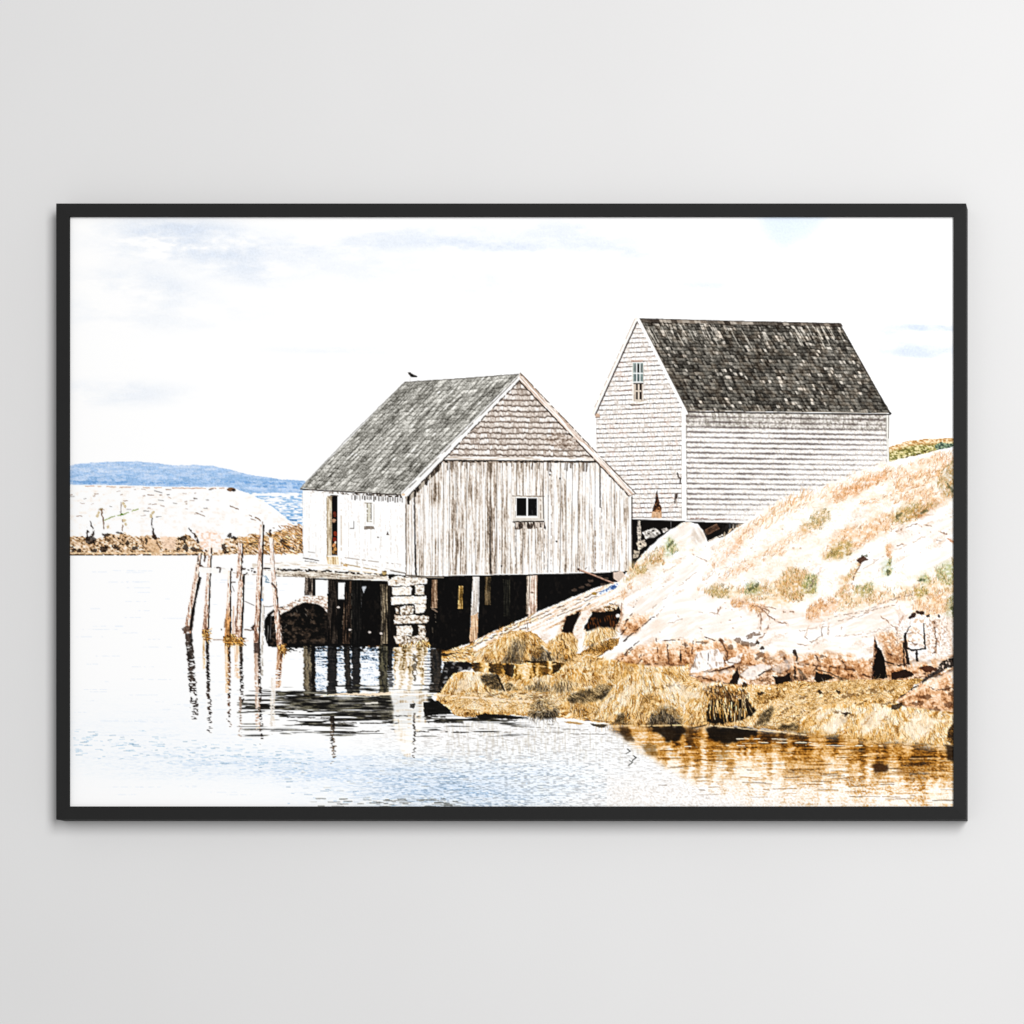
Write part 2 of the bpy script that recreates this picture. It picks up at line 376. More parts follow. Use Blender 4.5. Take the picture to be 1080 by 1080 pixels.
# barge boards of the gable
line(((673, 336.5), (700, 389), (724, 436)), 3.2, (255, 253, 250), pid='printed_tall_shed')
line(((675, 336.5), (702, 388), (724, 431)), .8, (150, 142, 132), .7, dash=.3, dl=3)
line(((671.3, 336), (648, 387), (625.8, 436)), 2.6, (250, 243, 236), pid='printed_tall_shed')
line(((672, 339.6), (650.5, 387), (628, 437.5)), 1.5, (66, 54, 48), .95, jag=.3); line(((669.6, 336.4), (647, 385.5), (624.6, 435)), .7, (200, 186, 174), .9, dash=.2, dl=4)
ell(630.3, 438, 2.7, 2, (206, 178, 156), .95, jag=.5); line(((628.5, 440.3), (632.5, 440)), 1, (110, 84, 66), .9)
line(((629.4, 441), (629.6, 478)), .7, (210, 202, 196), .7, dash=.2)
# upper window
rect(666.8, 382, 678.8, 426, (246, 242, 236), jag=.2)
rect(665.6, 379.4, 678, 381.4, (214, 192, 180), jag=.4); line(((666, 381.2), (677.6, 381.2)), .9, (140, 110, 98), .8, jag=.4)
rect(667.8, 383, 678.4, 404, (150, 164, 160)); rect(668.4, 404, 678, 423.2, (206, 194, 180))
for ax, bx in ((669.2, 670.8), (672.2, 674.4), (675.8, 677.5)):
    rect(ax, 384, bx, 393, (40, 44, 44) if ax > 671 and ax < 674 else (112, 118, 116)); rect(ax, 394.6, bx, 402, (84, 100, 100) if ax < 675 else (122, 138, 136))
for x in (671.5, 675.1): line(((x, 383), (x, 403)), .9, (236, 240, 238), .95)
line(((668, 393.8), (678.4, 393.8)), 1.1, (240, 244, 242)); line(((668, 403.3), (678.4, 403.2)), 1.5, (236, 240, 236)); line(((668.4, 404.6), (678, 404.4)), 1.1, (40, 34, 30), .9)
for ax, bx in ((671, 673), (674.4, 676.4)): rect(ax, 405, bx, 411.6, (46, 40, 34)); rect(ax, 413.2, bx, 421.2, (34, 26, 22))
line(((676.8, 405), (676.8, 422)), .8, (70, 56, 48), .7); line(((668.8, 412), (668.8, 424)), .8, (120, 104, 92), .6, dash=.2)
line(((679, 382), (679, 423)), .8, (170, 160, 150), .6, dash=.3)
line(((665.8, 427.6), (673, 427.2), (678.6, 426.6)), 1.4, (120, 108, 98), .9, jag=.3); line(((666, 426), (682, 421.8)), .8, (190, 170, 150), .6, jag=.5, dash=.3)
# worn patches
fill(W((692.8, 517), (693.6, 521), (695.6, 531), (697.6, 535), (698.2, 546), (687.2, 545.6), (688, 538), (690.4, 531), (691.6, 524)), lambda x, y: ramp(eq(fbm(x / 1.3, y / 1.5, 80, 2)) * .6 + np.clip((y - 532) / 12, 0, 1) * .45, (.1, (22, 12, 8)), (.45, (70, 44, 28)), (.65, (146, 100, 66)), (.85, (206, 160, 118))), jag=.6)
fill(W((687.6, 540), (698.2, 540), (698, 546.4), (687, 546)), (222, 190, 158), .7, jag=.6)
line(((714.4, 499), (715.4, 503), (717.6, 504.5), (717.4, 510)), 1.4, (52, 40, 34), .9, jag=.4)
fill(W((711.6, 521), (715, 521), (714.6, 526), (713, 526.5), (712, 531), (711, 531)), (60, 46, 38), .9, jag=.5); line(((713.5, 527), (714, 532)), .8, (130, 110, 96), .7)

# rubble and timbers below the tall shed
for p, c in ((W((672.4, 549), (674.8, 549), (676, 556), (676, 570), (672.4, 572)), (206, 196, 184)), (W((677, 562), (683, 558.5), (691, 557), (697, 562), (690, 567), (681, 568)), (232, 226, 218)), (W((697, 558), (703, 556), (706, 558.5), (700, 562)), (214, 206, 198)),
             (W((671, 572), (680, 569), (682, 575), (674, 580)), (222, 208, 190)), (W((668, 580), (675, 581), (673, 588), (668, 590)), (180, 168, 150)), (W((742.5, 561), (756, 552.5), (759, 558), (746, 564.5)), (74, 52, 38)), (W((746, 571), (762, 563.2), (763, 565), (748, 572.4)), (226, 214, 200))):
    fill(p, lambda x, y, c=c: col(*c) * (.62 + .5 * eq(fbm(x / 1.4, y / 1.2, 82, 2)))[..., None], jag=.9)
for x, y in ((678, 560), (684, 563), (689, 560), (693, 563), (676, 574), (670, 577), (681, 571)): ell(x, y, 1.4, .9, (18, 12, 10), .85, jag=1)
line(((744, 559), (756, 552.6)), .8, (150, 118, 96), .8); line(((747, 563), (759, 557)), .7, (120, 92, 74), .7)
line(((769.5, 552), (770, 560)), 1, (70, 80, 90), .7); line(((707.6, 549), (707.8, 557)), .7, (120, 120, 120), .7); line(((747, 572.6), (763, 565.2)), .9, (30, 20, 14), .9)
strands(W((762, 566), (782, 553), (782, 562), (766, 568)), 30, 4, 60, [(210, 170, 130), (120, 90, 60), (240, 220, 190)], .8, .7, seed=5)

# ---- space under the boathouse
fill(W((279, 655), (282, 648), (290, 641), (330, 634), (345, 628), (352, 610), (410, 608), (430, 604), (668, 598), (668, 608), (655, 612), (560, 660), (478, 688), (440, 688), (283, 682), (279, 670)), (7, 6, 6), jag=.5, pid='printed_boathouse')
sl, x, y, w = pm(W((340, 610), (660, 603), (560, 660), (478, 686), (340, 686)))
put(sl, w * np.clip((fbm(x / 3, y / 5, 84, 3) - .6) * 5, 0, 1), col(64, 52, 42), .22)
# boulder under the jetty
fill(W((286, 650), (289, 646), (296, 641.5), (308, 635), (320, 629.4), (332, 628), (346, 629), (346, 648), (341, 641), (333, 636.5), (322, 635.5), (312, 639), (300, 646), (293, 649)), lambda x, y: ramp(eq(fbm(x / 2, y / 1.4, 86, 3)), (.1, (176, 150, 132)), (.35, (236, 218, 204)), (.6, (254, 247, 241))), jag=1, pid='printed_boulder')
fill(W((284, 656), (300, 647), (318, 638), (334, 638), (344, 646), (344, 678), (284, 680)), lambda x, y: ramp(eq(fbm(x / 5, y / 4, 470, 4, .6)), (.4, (9, 8, 7)), (.75, (40, 32, 26)), (.95, (84, 70, 58))), .8, jag=2, soft=2)
line(((295, 644), (312, 634), (326, 637), (345, 641)), 1.2, (60, 44, 34), .6, jag=1.2, dash=.4); line(((330, 628), (345, 626.8)), 1.4, (60, 48, 40), .8, jag=.6)
for p in (((303, 652), (314, 645), (309, 638)), ((318, 637), (328, 650)), ((306, 655), (299, 663)), ((320, 646), (329, 655))): line(p, .7, (150, 140, 128), .5, jag=.8, dash=.35)

def wood(c0, c1, c2, ang=90, sd=90):
    def f(x, y):
        t = eq(aniso(x, y, ang, 14, .9, sd, 3)) * .75 + .25 * eq(fbm(x / 1.1, y / 1.1, sd + 3, 2))
        return ramp(t, (.12, c0), (.5, c1), (.85, c2))
    return f
PST = W
def post(x0, x1, y0, x2, x3, y1, c0, c1, c2, sd=90, pid='printed_dock'):
    fill(W((x0, y0), (x1, y0), (x3, y1), (x2, y1)), wood(c0, c1, c2, 90, sd), jag=.35, pid=pid)
rect(333, 611, 345, 628.4, (252, 252, 253)); rect(357, 614.5, 364, 632, (240, 238, 238)); fill(W((357, 632), (364, 622), (364, 616), (357, 616)), (252, 250, 250)); fill(W((381.4, 618.5), (386.6, 618.5), (383.4, 625.5)), (200, 204, 210), .9)
post(321.5, 332.6, 609, 321, 332.6, 628, (20, 16, 14), (84, 72, 64), (176, 164, 152), 91); rect(329.6, 611, 332.8, 628, (10, 8, 8), a=.85)
post(346, 356.4, 611, 344.6, 355.6, 682, (6, 5, 5), (18, 14, 12), (56, 48, 42), 92); post(364, 370.6, 611, 360.2, 369.6, 682, (6, 5, 5), (22, 16, 13), (78, 62, 50), 93)
post(371, 382, 612, 371, 381, 684, (5, 5, 5), (9, 8, 8), (26, 24, 22), 94); post(400.6, 412, 616, 401.6, 412, 683, (12, 11, 9), (62, 54, 44), (156, 142, 118), 95)
rect(409, 616, 413, 683, (6, 5, 5), a=.8); line(((371, 620), (371, 668)), .7, (96, 90, 80), .7, dash=.3); line(((363.6, 640), (360.4, 662)), .8, (140, 124, 106), .7, dash=.3); line(((382, 622), (381, 640)), .7, (90, 90, 92), .5, dash=.3); line(((402, 620), (403, 680)), .8, (150, 140, 124), .6, dash=.35)
for x, y in ((369, 664), (357, 640.5), (390, 667), (402, 668)): ell(x, y, 1.6, 1.1, (226, 218, 212), .85, jag=.6)
post(455.6, 461.2, 611.5, 454.6, 461.2, 641, (72, 52, 36), (140, 112, 90), (196, 172, 146), 96); line(((456, 642), (461, 645)), 1.4, (150, 130, 112), .8, jag=.5); line(((459, 648), (459.6, 656)), 1, (120, 110, 96), .7, dash=.3); line(((456, 662), (456.4, 668)), 1, (120, 110, 96), .6, dash=.3)
post(484, 488.4, 618, 482.8, 488, 642, (60, 44, 18), (150, 118, 62), (226, 196, 140), 97); post(511.5, 517.8, 608, 511, 517.4, 638, (14, 11, 7), (62, 52, 36), (118, 100, 74), 98); post(530.6, 538, 611, 531.4, 538, 650, (8, 8, 7), (20, 19, 16), (48, 46, 38), 99)
post(498.6, 505.8, 606, 495.4, 503.6, 676, (180, 168, 156), (236, 230, 224), (255, 254, 252), 100); rect(503.6, 607, 505.6, 640, (190, 188, 188), a=.6)
fill(W((496.6, 650), (504.6, 646), (503.6, 677), (495.2, 677)), wood((120, 78, 44), (206, 158, 112), (238, 208, 170), 90, 101), .75, jag=1.2)
post(555.6, 558.6, 606, 555, 557.6, 648, (90, 76, 64), (190, 176, 160), (236, 226, 214), 102); post(558.6, 566.8, 606, 557.2, 566, 651, (150, 120, 100), (228, 206, 190), (252, 240, 230), 103)
line(((558.8, 607), (558, 640)), .8, (70, 56, 46), .8, dash=.1); ell(561, 625, 1.6, 1, (110, 84, 66), .8, jag=.5)

# ---- boathouse front
FR = W((548.5, 397), (665, 520), (666.5, 602), (640, 604), (540, 606.5), (428, 608.5), (427.5, 523))
def boards(x, y):
    sh = (x - 428) + (y - 545) * .006
    k0 = np.interp(sh, np.cumsum(3.3 + 3.6 * TB[30][0, :64]) - 4, np.arange(64)); k = np.floor(k0).astype(int); f = k0 - k
    b = TB[30][1, k & 255]; g = eq(aniso(x, y, 90, 26, 1.0, 110, 3)); s = eq(fbm(x / 1.1, y / 2.2, 113, 2)); lo = eq(fbm(x / 16, y / 34, 115, 2)); pt = eq(fbm(x / 2.2, y / 12, 117, 3))
    t = .55 * g + .22 * s + .34 * b + .25 * pt - .2 * lo - .02
    t = .17 + t * .86 + .1 * np.clip((x - 560) / 60, 0, 1) - .1 * np.clip((500 - y) / 14, 0, 1)
    c = ramp(t, (.18, (98, 84, 70)), (.34, (158, 143, 128)), (.48, (206, 193, 180)), (.62, (237, 230, 222)), (.8, (254, 251, 248)), (1, (255, 255, 255)))
    gd = TB[30][2, k & 255]; gap = np.exp(-(f / (.07 + .1 * gd)) ** 2) * (.3 + .7 * gd) * np.clip(.45 + s * .8, 0, 1)
    gap = (gap * .68)[..., None]
    return c * (1 - gap) + col(72, 62, 54) * gap
fill(FR, boards, pid='printed_boathouse')
line(((437.2, 488), (437, 530), (438.6, 606)), 1.7, (28, 22, 18), .95, jag=.4, taper=(.6, 2)); line(((516.6, 545), (517.6, 606)), 1.4, (38, 32, 28), .9, jag=.4); line(((517, 490), (516.6, 545)), .8, (90, 78, 68), .7, dash=.3)
line(((632.6, 492), (633, 535)), 1.5, (80, 70, 62), .8, jag=.4); line(((634.5, 535), (635, 600)), .9, (120, 106, 96), .6, dash=.3); line(((582, 490), (581, 603)), 1, (130, 112, 98), .6, dash=.35); line(((480.8, 490), (481, 606)), .9, (110, 98, 86), .6, dash=.3)
line(((627.6, 560), (628, 602)), 1.6, (140, 118, 98), .7, jag=.5, dash=.3)
for x, y in ((580.5, 496), (580, 500.6), (590.6, 504.5), (587, 571), (529, 597)): ell(x, y, .9, 1.1, (40, 32, 28), .85)
# shadow under the left barge board and under the band
fill(W((428, 524), (467, 484.5), (464, 496), (452, 507), (430, 531)), lambda x, y: ramp(eq(aniso(x, y, 90, 9, 1.3, 120, 2)), (.1, (44, 36, 30)), (.45, (108, 96, 84)), (.8, (186, 176, 162))), .92, jag=.4)
for x, y in ((430.6, 528), (438, 520), (440.5, 515), (450, 508)): line(((x, y - 4), (x, y + 3)), 2.4, (26, 20, 16), .85, jag=.6)
fill(W((466, 485), (628, 486), (628, 488.4), (466, 487.6)), lambda x, y: ramp(eq(fbm(x / 2.4, y / 3, 122, 2)), (.15, (30, 24, 20)), (.5, (88, 76, 66)), (.8, (190, 176, 162))), .92, jag=.8)
for k in range(26):
    x = 468 + rng.random() * 156; line(((x, 487), (x + rng.normal() * .4, 490 + rng.random() * 7)), 1 + rng.random(), (84, 72, 62), .45 + .3 * rng.random(), jag=.4)
# shingled top of the gable
def gshing(x, y):
    rows = np.array([405, 410.6, 416.4, 422.4, 428.2, 434.2, 439.8, 445.6, 451.6, 457.4, 463.1, 469.1, 474.7, 480.6, 487])
    yy = y - (x - 548) * .012 + (fbm(x / 2.6, y / 8, 125, 2) - .5) * 2.6
    k0 = np.interp(yy, rows, np.arange(len(rows))); r = np.floor(k0).astype(int); f = k0 - r
    u = x / 5.2 + TB[31][r & 255, 2] * 8 + vn(x / 4, r * 2.1, 33) * .7; k = np.floor(u).astype(int); fu = u - k
    rd = TB[32][r & 255, k & 255]; g = eq(fbm(x / 1.3, y / 1.6, 127, 2)); lo = eq(fbm(x / 22, y / 14, 129, 2))
    t = .45 * rd + .4 * g + .12 + .1 * (1 - lo)
    c = ramp(t, (.1, (138, 122, 110)), (.32, (192, 179, 168)), (.52, (222, 212, 203)), (.75, (242, 236, 230)), (1, (255, 253, 251)))
    low = np.exp(-((f - .99) / .2) ** 2) + np.exp(-(f / .12) ** 2); w = low * np.clip(.62 + .6 * rd + .7 * (g - .5), 0, 1)
    w = np.maximum(w, np.exp(-(fu / .1) ** 2) * (.25 + .6 * TB[33][r & 255, k & 255]) * (.4 + .6 * g))
    w = (np.clip(w, 0, 1) * .9)[..., None]
    return c * (1 - w) + ramp(g, (0, (34, 24, 18)), (1, (110, 88, 74))) * w
fill(W((548.5, 399), (627.5, 483), (468, 481.5)), gshing, pid='printed_boathouse')
fill(W((585, 455), (606, 462), (612, 472), (590, 474), (572, 464)), lambda x, y: ramp(eq(fbm(x / 1.6, y / 1.4, 130, 2)), (.2, (96, 74, 58)), (.6, (190, 168, 150)), (.9, (240, 228, 216))), .5, jag=3)
line(((467, 480), (508, 439), (548, 400)), 2.6, (72, 58, 48), .7, jag=.7, dash=.25, dl=4)
fill(W((468.5, 481.2), (628.5, 482.8), (628.5, 485.8), (466, 484.6)), lambda x, y: ramp(eq(fbm(x / 9, y / .9, 131, 2)), (.1, (206, 194, 182)), (.5, (246, 241, 236)), (.9, (255, 254, 252))), pid='printed_boathouse')
line(((466, 485.6), (628, 486.8)), 1.3, (30, 24, 20), .92, jag=.4)
# boathouse roof
NQ = W((317, 515), (424.5, 521.5), (549, 394.5), (426.5, 403.2)); NF = homog(NQ)
def roof1(x, y):
    u, v = NF(x, y)
    rd, f, fu, r, k = shingles(u, v, 27, 44, 34, .5, .4)
    st = eq(fbm(u * 95, v * 11 + u * 6, 136, 2)); pt = eq(fbm(u * 8, v * 8, 138, 3)); g = eq(fbm(x / .9, y / .9, 140, 2))
    t = .3 * rd + .46 * st + .2 * pt + .22 * (g - .5) + .1
    t = t - np.exp(-((f - .06) / .2) ** 2) * .2 * (.4 + rd) - np.exp(-(fu / .13) ** 2) * .22 * (TB[36][r & 255, k & 255] > .35)
    t = t + ((TB[35][r & 255, k & 255] > .86) * .16)
    return ramp(t, (0, (44, 42, 38)), (.2, (94, 92, 86)), (.42, (136, 134, 127)), (.62, (172, 170, 163)), (.82, (214, 212, 205)), (1, (246, 244, 238)))
fill(NQ, roof1, pid='printed_boathouse')
line(((426.5, 403.2), (490, 399), (549, 394.6)), .8, (84, 80, 74), .8, jag=.5); line(((317, 514.4), (372, 450 + 7), (427, 403)), .8, (110, 106, 100), .7, jag=.4)
line(((317.5, 514.6), (370, 518), (424.5, 521.2)), 1.0, (190, 186, 178), .8, dash=.3); line(((317.2, 516), (370, 519), (424, 522.2)), 1.4, (46, 38, 32), .95, jag=.3)
# barge boards
fill(W((548.6, 393.6), (552, 397), (431, 523), (423.4, 524.5), (423, 519.5)), (252, 250, 247), pid='printed_boathouse')
line(((549, 394.4), (486, 458), (424, 520.8)), .7, (150, 144, 136), .7, dash=.25, dl=6); line(((545.5, 398.6), (488, 457.5), (430, 516)), .9, (120, 116, 110), .85, dash=.22, dl=8); line(((548.5, 400.5), (488, 463.5), (430, 524)), 1.2, (40, 32, 28), .9, jag=.5, dash=.08)
fill(W((547.8, 394), (550.4, 394), (670, 520.6), (664, 523.2), (548, 402)), lambda x, y: ramp(eq(aniso(x, y, 46, 14, .9, 142, 2)), (.1, (206, 184, 168)), (.5, (242, 230, 220)), (.85, (255, 251, 247))), pid='printed_boathouse')
line(((549.5, 394), (610, 457.4), (670.4, 520.4)), 1.0, (92, 78, 66), .9, jag=.4, dash=.1); line(((548, 402), (606, 463), (663.8, 523.4)), 1.3, (50, 40, 34), .9, jag=.5, dash=.08); line(((551, 397.6), (611, 460.8), (668, 521)), .7, (180, 156, 138), .7, dash=.3, dl=6)
line(((664, 523), (670.2, 520.6)), 1, (120, 104, 92), .8); ell(425.4, 521.6, 2, 1.2, (222, 196, 164), .9, jag=.6)
line(((549, 393.6), (550, 396)), 1.3, (90, 80, 70), .8)
# front window
rect(541.6, 522.4, 573.4, 549, (236, 230, 222), jag=.3); line(((540.6, 523.2), (573.6, 523.4)), 1, (110, 96, 84), .8, jag=.5); rect(543.4, 524.6, 567.6, 546, (252, 252, 250))
rect(544.8, 525.4, 555.2, 544.2, (8, 7, 8)); rect(556.8, 525.6, 566.6, 544, (10, 9, 10)); line(((561, 533), (561.6, 543)), 1, (66, 66, 66), .5, dash=.3); line(((565, 527), (565.4, 540)), .9, (80, 80, 82), .5, dash=.3)
line(((543.8, 525), (543.8, 546)), .9, (120, 108, 98), .6, dash=.2); line(((570, 524), (570.2, 547)), 1.5, (150, 134, 120), .7, dash=.2); line(((573, 524), (573.4, 550)), 1.2, (74, 64, 56), .85); line(((567.4, 525), (567.4, 545)), .8, (150, 140, 130), .6)
fill(W((541, 547), (573.6, 547), (573.6, 550), (541.4, 550.4)), (214, 208, 200), jag=.3); line(((541, 550.4), (573.6, 549.9)), 1.2, (34, 28, 24), .95, jag=.3)
fill(W((542.4, 551), (574, 550.6), (576, 558), (570, 556.5), (560, 558.4), (552, 556), (548, 559), (543, 558)), lambda x, y: ramp(eq(aniso(x, y, 90, 5, 1.5, 145, 2)), (.1, (34, 26, 22)), (.5, (116, 100, 88)), (.78, (228, 218, 208))), .92, jag=1)
line(((543, 552), (543.6, 600)), .9, (100, 88, 78), .6, dash=.25); line(((574.4, 551), (574, 603)), .9, (110, 98, 86), .6, dash=.3)
line(((428, 609), (520, 607.2), (640, 604.6), (652, 603)), 1.5, (12, 9, 8), .95, jag=.3); line(((428, 607.6), (520, 606), (640, 603.4)), .9, (252, 248, 244), .9, jag=.3)
line(((427.4, 524), (428, 606)), .9, (120, 110, 100), .75, dash=.2); line(((666.6, 524), (666.8, 598)), 1.3, (60, 54, 48), .9); line(((664.6, 524), (665, 598)), 2, (250, 247, 244), .8)

# boathouse seaward side, bright white
def whitec(x, y):
    g = eq(aniso(x, y, 90, 12, 1.3, 150, 2)); s = eq(fbm(x / 1.2, y / 1.6, 152, 2))
    return ramp(g * .6 + s * .4, (.06, (240, 235, 230)), (.2, (253, 251, 249)), (.36, (255, 255, 255)))
fill(W((319, 517.5), (427, 523.5), (427.8, 607), (404, 605), (360, 594), (319.5, 589)), whitec, pid='printed_boathouse')
fill(W((320, 517.2), (424, 522.8), (424, 524.8), (320, 519.2)), lambda x, y: ramp(eq(fbm(x / 1.8, y / 2, 154, 2)) + .5 * np.clip((372 - x) / 40, -.3, .7), (.15, (60, 52, 46)), (.42, (170, 160, 150)), (.65, (250, 247, 244))), .95, jag=.6)
for k in range(22):
    x = 371 + k * 2.5 + rng.random() * 1.4; y = 519.8 + (x - 320) * .0545; line(((x, y), (x, y + 2.6 + rng.random() * 2)), 1.4, (58, 50, 44), .3 + .6 * rng.random())
line(((349, 522.4), (356.4, 523)), 1, (60, 48, 40), .9)
fill(W((345, 523.6), (349.8, 522.6), (350.4, 586), (344.8, 586)), wood((150, 128, 98), (206, 190, 162), (240, 230, 212), 90, 155), .95); fill(W((345.2, 523.4), (349.6, 523), (349.8, 529)), (150, 132, 110), .9); line(((344.6, 524), (344.8, 588)), .8, (150, 136, 114), .7, dash=.15)
rect(349.9, 523.4, 355.9, 585.6, (9, 7, 9))
for x, y, rx, ry, c in ((353, 542, 1.6, 3, (96, 40, 26)), (352, 549, 2, 2, (190, 150, 120)), (353.6, 563, 2, 2.6, (140, 56, 34)), (352.6, 569, 2.4, 2.4, (120, 34, 18)), (352.4, 575, 2.2, 2, (226, 160, 104)), (354, 579, 1.8, 2, (206, 150, 90)), (351.6, 582, 1.6, 2.4, (160, 120, 70)), (354, 572, 1.4, 1.4, (250, 226, 206)), (354.4, 584, 1.4, 1.4, (120, 84, 44))):
    ell(x, y, rx, ry, c, .85, jag=.9)
line(((358.4, 524), (358.6, 590)), 2.2, (255, 255, 255)); line(((359.8, 530), (360, 597)), .8, (170, 140, 100), .55, dash=.2)
fill(W((344.6, 587.2), (357, 587), (357.6, 596), (345, 594.6)), wood((180, 146, 96), (232, 208, 164), (252, 242, 220), 90, 157), .9, jag=.5)
rect(385.6, 530.4, 393.4, 553.8, (252, 251, 249)); line(((385, 530.6), (392, 530.8)), 1, (140, 128, 110), .8); line(((387.4, 531), (387.6, 550)), 1.3, (130, 120, 96), .85, dash=.1); line(((391.2, 531), (391.4, 550)), 1.3, (108, 100, 84), .85, dash=.1); rect(388.2, 532, 390.4, 549, (222, 218, 204)); line(((387.6, 550), (392, 550)), .7, (160, 150, 130), .8)
line(((394.4, 532), (394.4, 553)), .7, (200, 192, 178), .8); rect(384.2, 555, 394.8, 558.2, (120, 108, 98), a=.9, jag=.7)
line(((373.2, 550), (373.2, 557.4), (369.4, 557.4)), .9, (110, 100, 92), .85); fill(W((408.8, 560), (410.2, 564.4), (407.4, 564.4)), (80, 66, 56), .9); ell(398.8, 566.6, 1, .8, (90, 78, 68), .9)
line(((364, 588), (380, 590.4), (402, 593), (424, 595.6)), .9, (170, 158, 146), .85, dash=.2); line(((360, 594), (376, 597.5), (392, 600.4), (405, 603)), 1.1, (176, 152, 112), .9, jag=.3, dash=.12); line(((376.6, 592), (376.8, 598)), .8, (190, 176, 156), .8); line(((363, 596), (366, 596.6)), 2, (190, 150, 90), .8, jag=.5)
line(((375, 593.4), (400, 598.4), (424, 603)), .7, (206, 196, 184), .7, dash=.3); line(((412, 602), (427, 604.6)), 1.3, (110, 100, 90), .8, jag=.4); line(((401.6, 566), (401.4, 592)), .7, (206, 198, 188), .6, dash=.3)
for x in (326, 333, 367.5, 379, 384.8, 391, 412, 419): line(((x, 526 + rng.random() * 30), (x + .2, 588)), .7, (222, 214, 204), .55, dash=.35)
line(((320, 588.6), (328, 589.8), (336, 591.4)), 1, (70, 60, 52), .9, jag=.3); line(((322, 592), (334, 593.8)), 1.3, (46, 38, 32), .9, jag=.4); line(((325, 582), (332, 583)), .8, (150, 140, 130), .7); line(((320, 589), (319, 520)), .7, (206, 204, 204), .7, dash=.2)
# bird on the ridge
fill(W((430, 393), (432, 392.6), (434, 394), (437, 395.2), (440.4, 396.4), (439.6, 397.6), (435.6, 398), (432.6, 396.6), (431, 395)), (50, 44, 42), .95, jag=.5, pid='printed_bird'); ell(434.4, 396.4, 2, 1.2, (18, 15, 15), .95, pid='printed_bird'); line(((433, 398), (432.4, 402)), .7, (200, 196, 190), .7)

# ---- jetty deck and its beam
def deckc(x, y):
    g = eq(aniso(x, y, 3, 9, 1.2, 160, 3)); return ramp(g, (.1, (226, 216, 202)), (.35, (248, 243, 236)), (.7, (255, 254, 252)))
fill(W((266, 594.5), (320, 592), (345, 594.6), (404, 605), (416, 606), (409, 613), (266, 606.5)), deckc, jag=.4, pid='printed_dock')
def beamc(x, y):
    g = eq(aniso(x, y, 3, 12, 1.0, 163, 3)) * .7 + .3 * eq(fbm(x / 1.3, y / 1.3, 166, 2))
    return ramp(g, (.1, (120, 106, 92)), (.35, (196, 184, 168)), (.6, (230, 221, 208)), (.9, (252, 247, 240)))
fill(W((290, 602.4), (340, 603), (408, 606.8), (410, 612.6), (360, 611.2), (330, 609.4), (286, 607)), beamc, jag=.4, pid='printed_dock')
line(((278, 599.8), (284.5, 600)), 1.6, (34, 26, 22), .95); line(((290, 600.2), (300, 601.2), (318, 601.6)), 2, (36, 28, 22), .92, jag=1, dash=.1, dl=2.5)
line(((318, 601.6), (345, 602.4), (380, 604.6), (408, 606.4)), 1.9, (40, 32, 26), .92, jag=1.4, dash=.22, dl=3, seed=2); line(((300, 605), (350, 606.5), (405, 609.5)), .8, (150, 132, 112), .6, jag=.6, dash=.4)
line(((330, 610.4), (360, 611.8), (410, 613.8)), 1.6, (16, 12, 10), .95, jag=.3); line(((290, 607.8), (326, 608.6)), .8, (130, 120, 112), .7, dash=.25)
line(((346, 598), (372, 602), (400, 604.8)), .8, (226, 206, 166), .8, dash=.2); line(((340, 600), (404, 606)), .7, (214, 206, 196), .6, dash=.4)
ell(405.4, 604.4, 2.4, 1.6, (176, 148, 92), .85, jag=1); ell(406, 602.6, 1.6, .9, (90, 66, 36), .9, jag=.6)
fill(W((408.6, 605.6), (419.6, 605.8), (420, 611), (412, 611.6), (409.6, 609)), (12, 9, 8), jag=.8)
line(((428, 606.8), (450, 608.2), (468, 608.4)), 1.4, (90, 80, 70), .9, jag=.3); line(((430, 608.8), (467.6, 609.2)), .8, (200, 190, 176), .85)

# ---- stone pier
fill(W((412, 616), (452, 616), (454, 683), (413, 683)), (14, 11, 9), pid='printed_dock', jag=.5)
def stone(p, k=0, sd=170):
    q = np.array(p, np.float32)
    def f(x, y):
        t = .6 * eq(fbm(x / 2.2, y / 1.7, sd, 3)) + .4 * eq(fbm(x / .9, y / .9, sd + 4, 2)) - k
        return ramp(t, (-.06, (56, 44, 34)), (.1, (156, 136, 114)), (.28, (220, 206, 190)), (.46, (244, 237, 226)), (.8, (255, 253, 249)))
    fill(p, f, jag=.9, js=3, pid='printed_dock')
    line(np.vstack([q, q[:1]]), .8, (40, 30, 24), .55, jag=.9, js=3, dash=.35)
for p, k, sd in ((W((409, 613), (413, 609.5), (420, 606.5), (428, 608.6), (449.6, 609.4), (451, 612), (450, 616), (438, 617), (428, 618.4), (409, 617.6)), -.02, 170), (W((413.4, 619), (433.6, 618.6), (434.4, 622), (433.6, 627.4), (414, 628)), -.16, 171),
                 (W((438, 617.4), (446.4, 617.2), (447.6, 621), (447, 627.4), (438.4, 627.2)), .02, 172), (W((412, 629), (430, 628.6), (449.4, 628.8), (450, 632), (449.4, 637), (430, 637), (412.4, 637.8)), -.18, 173),
                 (W((421.8, 639.4), (436, 639), (437, 643), (435.4, 647.4), (422, 648.6)), .14, 174), (W((436.6, 637.4), (449, 637), (449.4, 641), (446.4, 646.4), (438.4, 647)), -.1, 175), (W((417, 640), (420.6, 639.6), (421, 647.4), (417.4, 648)), .3, 176),
                 (W((415.6, 649), (434, 648.4), (452.4, 650), (452, 655), (450, 657.8), (430, 657.2), (416, 658)), .12, 177), (W((418, 660.4), (434, 659.6), (435.2, 665), (434, 670.6), (418.6, 671)), -.02, 178),
                 (W((440.4, 659), (448, 659), (449.4, 665), (448.4, 670.4), (441.4, 670)), .2, 179), (W((415, 671), (426, 670), (434, 673), (434, 681), (418, 682)), .16, 180), (W((433, 671), (446, 669.6), (452, 673), (450, 680), (434, 683)), .14, 181)):
    stone(p, k, sd)
